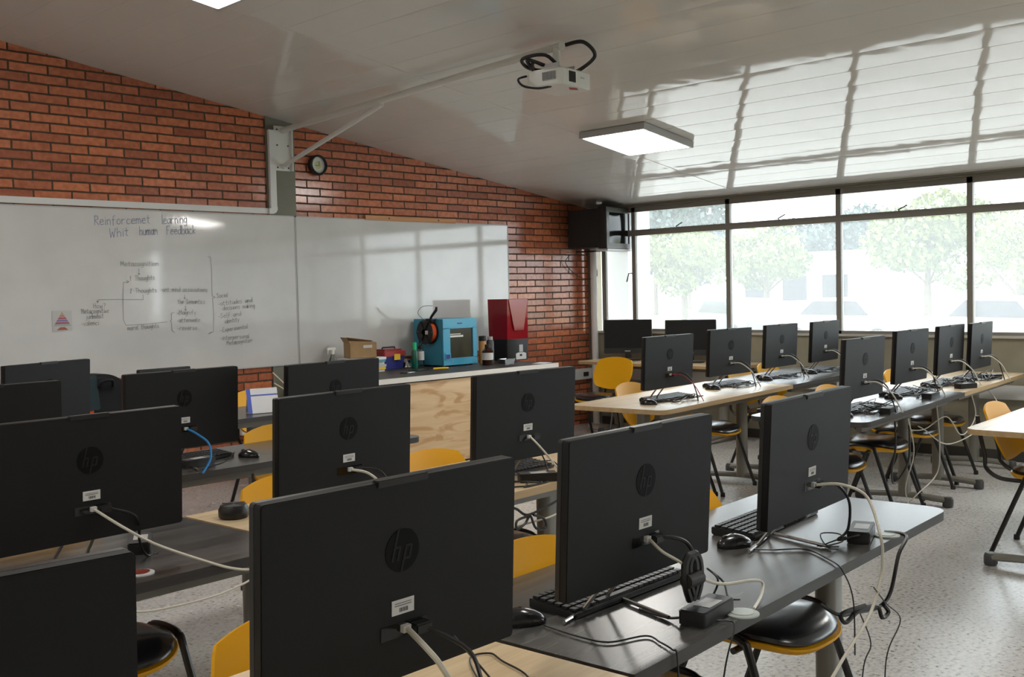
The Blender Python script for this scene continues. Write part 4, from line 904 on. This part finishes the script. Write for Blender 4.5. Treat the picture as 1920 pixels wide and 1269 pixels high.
# foreground: rightmost computer
cable(P(3, (.05, -.05, .922), (.10, -.10, .885), (.05, -.16, .80), (.053, -.165, .742), (.043, -.165, .686), (-.04, -.17, .60), (-.24, -.20, .55), (-.42, -.24, .52), (-.55, -.28, .50)), 'cable_w', 'beige network cable arching from the rightmost foreground computer down past the chair', .0042)
cable(P(3, (.04, -.03, .915), (.09, -.04, .86), (.10, -.03, .78), (.06, -.02, T0+.01), (.10, -.06, T0+.02), (.13, -.06, T0+.014), dx=.03), 'cable_b', 'black power lead from the rightmost foreground computer to its adapter', .004)
cable([(-6.40, -5.99, T0), (-6.365, -6.05, T0), (-6.305, -6.115, T0), (-6.36, -6.21, T0), (-6.40, -6.26, T0), (-6.405, -6.275, .735), (-6.363, -6.275, .682), (-6.343, -6.275, .62), (-6.35, -6.28, .5)], 'cable_b', 'thin mouse cable crossing the foreground desk and hanging over its edge', .002)
cable([(-5.98, -6.19, T0), (-5.97, -6.25, .742), (-6.02, -6.25, .696), (-6.074, -6.25, .60), (-6.148, -6.25, .575), (-6.275, -6.25, .591), (-6.38, -6.25, .609), (-6.42, -6.22, .64)], 'cable_b', 'black cord hanging from the desk corner to a knot beside the chair', .0055)
cable([(-6.15, -6.265, .585), (-6.13, -6.27, .56), (-6.17, -6.27, .555), (-6.19, -6.265, .59), (-6.28, -6.26, .60), (-6.36, -6.26, .585), (-6.37, -6.255, .61), (-6.25, -6.26, .605)], 'cable_b', 'knotted black cord hanging at the seat of the foreground chair', .006)
cable([(-6.282, -6.3, .669), (-6.21, -6.3, .61), (-6.121, -6.3, .544), (-6.195, -6.3, .481), (-6.219, -6.3, .408), (-6.23, -6.3, .2), (-6.22, -6.32, .005)], 'cable_b', 'thin black wire dropping to the floor right of the foreground chair', .0018)
cable([(-6.359, -6.3, .616), (-6.3, -6.3, .523), (-6.343, -6.3, .47), (-6.37, -6.3, .3), (-6.36, -6.32, .1)], 'cable_b', 'thin black wire dropping beside the foreground chair leg', .0018)
cable([(-6.20, -5.99, T0+.03), (-6.14, -6.02, T0+.05), (-6.06, -5.99, T0+.05), (-6.03, -5.97, T0+.045), (-6.10, -6.0, T0+.04), (-6.18, -6.01, T0+.045), (-6.08, -6.0, T0+.06)], 'cable_b', 'bundled black cord propped behind the rightmost foreground computer', .0085)
cable([(-6.25, -6.12, T0), (-6.22, -6.17, T0), (-6.27, -6.16, T0+.01), (-6.19, -6.10, T0+.02), (-6.16, -6.14, T0+.02), (-6.20, -6.17, T0+.01), (-6.25, -6.13, T0), (-6.14, -6.15, T0+.01)], 'cable_b', 'thin coiled wire lying left of the adapter, right foreground', .002)
# foreground: middle computer
cable(P(2, (-.01, -.04, .905), (.04, -.05, .874), (.075, -.06, .845), (.10, -.07, .826), (.165, -.08, .803), (.275, -.085, .789), (.33, -.08, .77), (.29, -.10, .752), (.21, -.13, T0)), 'cable_w', 'beige network cable looping from the middle foreground computer to the pale grommet', .0036)
cable(P(2, (.03, -.02, .92), (.07, -.03, .90), (.085, -.04, .86), (.085, -.05, .80), dx=.03), 'cable_b', 'black power lead leaving the middle foreground computer', .0045)
for k in range(2):
    ox = -7.01+.016*k; cable([(ox, -6.225, .785), (ox-.014, -6.225, .82), (ox-.012, -6.222, .865), (ox+.008, -6.222, .885), (ox+.026, -6.222, .865), (ox+.024, -6.225, .82), (ox+.006, -6.226, .785)], 'cable_b', 'upright black cable loop standing on the foreground adapter, %s of two' % ('left', 'right')[k], .0085)
b = MB(); b.tube([(-7.028, -6.228, .832), (-6.976, -6.228, .832)], .017, 10); tag(b.build('cable_tie', M['black'], smooth=40), 'black tie wrapped around the upright cable bundle', 'cable tie')
cable([(-7.254, -6.013, T0), (-7.262, -6.112, T0), (-7.249, -6.188, T0), (-7.167, -6.222, T0), (-7.18, -6.27, T0), (-7.20, -6.315, T0), (-7.205, -6.33, .735), (-7.2, -6.33, .6)], 'cable_b', 'thin mouse cable waving across the middle of the foreground desk', .002)
cable([(-7.0, -6.27, T0), (-6.97, -6.30, T0-.0), (-6.98, -6.318, .735), (-7.02, -6.32, .66), (-7.08, -6.33, .5), (-7.15, -6.33, .3)], 'cable_b', 'thin black wire over the desk edge in front of the foreground adapter', .002)
cable([(-6.91, -6.20, T0), (-6.87, -6.2, T0+.03), (-6.88, -6.21, T0+.06), (-6.86, -6.17, T0+.07), (-6.84, -6.2, T0+.04), (-6.88, -6.24, T0+.02), (-6.85, -6.25, T0+.01)], 'cable_b', 'twisted thin wires right of the foreground adapter', .0025)
cable([(-7.03, -6.10, T0), (-7.04, -6.18, T0), (-7.045, -6.225, T0+.01)], 'cable_b', 'grey lead running from the stand to the foreground adapter', .003)
# foreground: largest computer
cable(P(1, (-.01, -.06, .905), (.0, -.08, .88), (.02, -.09, .83), (.02, -.10, T0), (-.02, -.14, T0)), 'cable_w', 'beige network cable dropping from the largest computer', .005)
cable([(-7.74, -6.26, .90), (-7.66, -6.27, .80), (-7.58, -6.15, .752), (-7.50, -6.04, T0), (-7.455, -6.05, T0), (-7.47, -6.10, T0), (-7.50, -6.20, T0), (-7.6, -6.3, T0)], 'cable_b', 'thin black lead from the largest computer curling on the maple desk', .002)
cable(P(1, (.05, -.06, .88), (.05, -.10, .82), (.10, -.12, .76), (.08, -.16, T0), dx=.03), 'cable_b', 'black power lead hanging behind the largest computer', .004)
# row two, left
cable(P(4, (.03, -.10, .885), (.12, -.11, .822), (.27, -.13, .745), (.33, -.155, .722), (.38, -.16, .712), (.46, -.17, .70)), 'cable_w', 'beige network cable stretched from the left edge computer to the desk edge', .004)
cable([(-7.30, -5.00, .712), (-7.41, -5.05, .70), (-7.523, -5.07, .69), (-7.658, -5.07, .69), (-7.736, -5.07, .70), (-7.80, -5.04, .72)], 'cable_w', 'beige cable slung along the front edge of the dark desk at the left', .003)
cable(P(4, (.06, -.02, .90), (.10, .02, .86), (.12, .06, .80), (.16, .10, T0), (.2, .12, T0), dx=.03), 'cable_b', 'black power lead from the left edge computer to its adapter', .004)
cable(P(5, (.04, -.03, .91), (.07, -.06, .87), (.09, -.07, .80), (.09, -.075, T0)), 'cable_w', 'beige network cable hanging from the computer in front of the counter', .0042)
cable(P(5, (.05, -.03, .915), (.08, -.04, .88), (.09, -.06, .82), (.12, -.07, T0), dx=.03), 'cable_b', 'black power lead of the computer in front of the counter', .004)
cable(P(6, (.015, -.03, .89), (.06, -.04, .84), (.12, -.05, .77), (.135, -.05, T0)), 'cable_w', 'beige network cable down to the maple desk, second row', .0042)
for k, pts in enumerate(([(-6.2, -4.78, T0), (-6.1, -4.85, T0), (-6.02, -4.85, T0), (-6.1, -4.80, T0+.01), (-6.2, -4.82, T0)], [(-6.2, -4.80, T0+.03), (-6.08, -4.84, T0+.01), (-6.12, -4.86, T0), (-6.03, -4.86, T0), (-5.98, -4.85, T0), (-6.05, -4.80, T0)], [(-6.0, -4.72, .86), (-5.93, -4.77, .84), (-5.92, -4.81, .76), (-5.86, -4.82, T0), (-5.80, -4.72, T0+.04), (-5.92, -4.72, .80)])):
    cable(pts, 'cable_b', ('flat loop of black wire', 'angular loop of black wire', 'raised loop of black wire')[k]+' in the tangle on the maple desk', .0028)
cable([(-5.95, -4.93, .70), (-5.965, -4.93, .683), (-5.996, -4.93, .647), (-6.056, -4.93, .633), (-6.157, -4.93, .63), (-6.255, -4.93, .625), (-6.4, -4.93, .61)], 'cable_w', 'beige cable sagging under the maple desk, second row', .0035)
cable([(-5.98, -4.92, .70), (-5.995, -4.92, .687), (-6.084, -4.92, .668), (-6.17, -4.92, .658), (-6.225, -4.92, .69), (-6.28, -4.92, .705)], 'cable_b', 'black cable hung below the maple desk top, second row', .005)
cable([(-6.17, -4.94, .66), (-6.24, -4.94, .652), (-6.241, -4.94, .622), (-6.20, -4.94, .635), (-6.172, -4.94, .657), (-6.144, -4.94, .608), (-6.092, -4.94, .60), (-6.10, -4.94, .635), (-6.156, -4.94, .659)], 'cable_b', 'bow shaped black cable loop hanging under the maple desk', .005)
# row three, left
cable(P(8, (.03, -.03, .90), (.06, -.07, .86), (.05, -.10, .80), (-.0, -.12, T0+.0)), 'cable_blue', 'bright blue network cable hanging in an arc from the computer ports', .0048)
cable([(-6.68, -3.50, T0), (-6.6, -3.46, T0+.02), (-6.52, -3.42, T0+.02), (-6.5, -3.46, T0+.05), (-6.58, -3.5, T0+.02), (-6.66, -3.46, T0)], 'cable_b', 'small tangle of wires on the desk by the blue cable', .003)
cable([(-6.45, -3.52, .70), (-6.44, -3.52, .55), (-6.42, -3.5, .42)], 'cable_b', 'black cable hanging under the third row desk', .007)
# right rows
rnd = random.Random(4)
RN = {11: 'the aisle computer of the far right row', 12: 'the second computer of the far right row', 13: 'the third computer of the far right row', 14: 'the window end computer of the far right row', 15: 'the aisle computer of the cable covered row', 16: 'the second computer of the cable covered row', 17: 'the third computer of the cable covered row', 18: 'the window end computer of the cable covered row'}
for i, n_ in RN.items():
    big = 1 if i > 14 else 0
    cable(P(i, (.05, -.04, .92), (.11, -.09, .86), (.15, -.12, .78), (.16, -.135, T0)), 'red' if i == 11 else 'cable_w', ('thin red' if i == 11 else 'beige')+' network cable arching from '+n_, .003 if i == 11 else .0042)
    cable(P(i, (.05, -.03, .93), (.10, -.06, .89), (.13, -.08, .80), (.12, -.10, T0), dx=.03), 'cable_b', 'black power lead from '+n_, .004)
    x, y, dg = COMP[i][:3]; pts = []
    for j in range(18+14*big): pts.append((x+rnd.uniform(-.05, .33), y+rnd.uniform(-.10, .06)+.02, T0+rnd.uniform(0, .025 if j % 2 else .07)*(.5 if not big else .9)))
    cable(pts, 'cable_b', 'tangled black wire heaped by '+n_, .0024, sm=4)
    cable([(COMP[i][0]-.15, COMP[i][1]+.10, T0+.03), (COMP[i][0]+.05, COMP[i][1]+.02, T0), (COMP[i][0]+.25, COMP[i][1]-.0, T0+.03), (COMP[i][0]+.42, COMP[i][1]+.06, T0)], 'cable_b', 'straight black wire lying by '+n_, .003)
cable([(-.98, -4.60, .72), (-.95, -4.70, .60), (-1.2, -4.78, .53), (-1.5, -4.75, .42), (-1.85, -4.70, .38), (-2.1, -4.66, .50), (-2.3, -4.7, .55)], 'cable_w', 'beige cable sagging under the right hand desks by the window wall', .004)
cable([(-1.55, -4.75, .70), (-1.50, -4.76, .55), (-1.62, -4.76, .46), (-1.75, -4.75, .44), (-1.95, -4.74, .58), (-2.2, -4.7, .52), (-2.5, -4.72, .55)], 'cable_w', 'beige cable loop hanging at the desk seam in the cable covered row', .004)
cable([(-2.3, -4.82, .70), (-2.28, -4.83, .45), (-2.25, -4.80, .25), (-2.5, -4.78, .15), (-2.55, -4.7, .05), (-2.35, -4.65, .01)], 'cable_w', 'beige cable dangling to the floor beside the desk foot, cable covered row', .004)
cable([(-3.1, -4.99, .70), (-3.05, -5.0, .5), (-3.12, -4.98, .3), (-2.95, -4.95, .12), (-2.7, -4.9, .01)], 'cable_w', 'thin beige cable dropping to the floor at the aisle end of the cable covered row', .003)
cable([(-3.25, -4.98, .70), (-3.2, -4.96, .55), (-3.12, -4.9, .40), (-3.0, -4.86, .30), (-2.9, -4.9, .42), (-3.0, -4.95, .65)], 'cable_b', 'black cable hanging under the aisle end of the cable covered row', .006)
cable([(-7.28, -4.0, .003), (-7.0, -4.2, .003), (-6.8, -4.25, .003), (-6.6, -4.1, .003)], 'cable_w', 'pale cable lying on the floor between the left desks', .004)
cable([(-.06, -.34, .56), (-.12, -.30, .58), (-.10, -.25, .66), (-.14, -.28, .72)], 'cable_b', 'black cord rising from the wall socket to the corner desk', .008)
b = MB(); b.lathe([(.04, 0), (.045, .02), (.04, .05), (.03, .055)], 16, Matrix.Translation((-3.30, -5.77, .742))); tag(b.build('dark_cup', M['brown']), 'small dark object on the desk at the right edge', 'cup')
b = MB(); b.b2((-4.44, -.062, .36), (-4.29, -.0, .46)); t = b.build('socket_box', M['white'], bevel=.003); tag(t, 'white socket box low on the wall below the calendar desk', 'socket box')
b = MB(); b.b2((-4.40, -.066, .39), (-4.36, -.062, .43)); b.b2((-4.35, -.066, .39), (-4.31, -.062, .43)); o = b.build('socket_face', M['black'], t, smooth=0)

# ------------------------------------------------------------------ outside
b = MB(); b.b2((.16, -120, -.4), (200, 160, -.3)); o = b.build('ground_outside', M['pave'], smooth=0); struct(o)
b = MB(); b.b2((12, -60, -.3), (60, 80, -.27)); o = b.build('lawn_outside', M['lawn'], smooth=0); struct(o)
def tree(x, y, h, rw, lab, leaf='leaf', n=5200, seed=0, cen=None):
    t = tag(empty('tree', (x, y, -.27)), lab, 'tree', 'trees beyond the windows'); g = random.Random(seed)
    b = MB(); b.tube([(0, 0, 0), (.05, .05, h*.3), (0, 0, h*.6)], [.16, .13, .08], 8)
    for k in range(4): a = k*1.7; b.tube([(0, 0, h*.35), (math.cos(a)*rw*.5, math.sin(a)*rw*.5, h*.62)], .04, 6)
    b.build('trunk', M['bark'], t)
    bl = [(g.uniform(-.55, .55)*rw, g.uniform(-.55, .55)*rw, h*g.uniform(.5, .85), g.uniform(.3, .5)*rw) for _ in range(9)]
    b = MB()
    for k in range(n):
        cx, cy, cz_, r = g.choice(bl); v = Vector((g.gauss(0, 1), g.gauss(0, 1), g.gauss(0, 1))).normalized()*r*g.uniform(.75, 1.05); v.z *= .75
        c = Vector((cx, cy, cz_))+v; s_ = g.uniform(.05, .11)*rw/2; a = Vector((g.gauss(0, 1), g.gauss(0, 1), g.gauss(0, 1))).normalized(); q = a.orthogonal().normalized(); w_ = a.cross(q)
        b.add([c-q*s_, c-w_*s_*.6, c+q*s_, c+w_*s_*.6], [(0, 1, 2, 3)])
    b.build('crown', M[leaf], t, smooth=0)
tree(23.8, 15.5, 4.0, 2.3, 'yellow green tree seen through the second window bay from the corner', seed=1)
tree(27.2, 14.0, 4.3, 2.6, 'broad green tree seen through the third window bay', seed=2)
tree(26.1, 7.2, 4.7, 2.6, 'large pale green tree in the middle of the widest window', seed=3, n=6500)
tree(19.4, 2.0, 3.6, 1.6, 'green tree at the right edge of the windows', seed=4)
tree(47.2, 34.3, 8.2, 6.0, 'dark blue green tree high behind the corner television', 'leaf2', seed=5)
tree(63.5, 43.0, 8.5, 5.5, 'dark blue green tree behind the yellow green one', 'leaf2', seed=6)
tree(66.0, 33.5, 7.6, 5.0, 'blue green tree in the far background of the third window bay', 'leaf2', seed=7)
tree(54.0, 23.1, 6.2, 5.0, 'blue green tree far off, left part of the widest window', 'leaf2', seed=8)
def car(x, y, rz, m, lab):
    t = tag(empty('car', (x, y, -.3), R(rz)), lab, 'car', 'parked cars outside')
    b = MB(); b.prism([(-2.1, .3), (-2.1, .75), (-1.9, .85), (-1.2, .92), (-.7, 1.4), (.8, 1.42), (1.4, .95), (2.05, .85), (2.15, .5), (2.1, .3)], -.85, .85, 'y'); b.build('car_body', M[m], t, bevel=.06)
    b = MB(); b.prism([(-1.05, .95), (-.65, 1.33), (.72, 1.35), (1.2, .97)], -.86, .86, 'y'); b.build('side_windows', M['screen'], t, smooth=0)
    for xx in (-1.3, 1.3):
        for yy in (-.8, .8): b = MB(); b.lathe([(.32, -.1), (.32, .1)], 18, Matrix.Translation((xx, yy, .32)) @ RX); b.build('wheel', M['tyre'], t)
car(19.8, 10.6, 60, 'carb', 'blue grey parked car outside the third window bay')
car(17.8, 5.7, 80, 'carw', 'white parked car outside the left part of the widest window')
car(16.0, .9, 70, 'carw', 'white parked car outside the right part of the widest window')
t = tag(empty('outside_building', (44, 20.6, -.3)), 'pale low building with dark openings behind the trees', 'building')
b = MB(); b.b2((-3, -4, 0), (3, 4, 3.2)); b.build('building_walls', M['build'], t, smooth=0)
b = MB(); b.b2((-3.3, -4.3, 3.2), (3.3, 4.3, 3.5)); b.build('building_roof', M['grey'], t, smooth=0)
for k in range(3): b = MB(); b.b2((-3.05, -3+k*2.3, 1.0), (-3.0, -1.6+k*2.3, 2.3)); b.build('building_window', M['screen'], t, smooth=0)
b = MB(); b.b2((.35, -.9, -.3), (.75, .5, 3.0)); 
b.v = [(v[0], v[1]+.62, v[2]) for v in b.v]; tag(b.build('outside_pier', M['build'], smooth=0), 'pale masonry pier just outside the narrow corner window', 'pier')
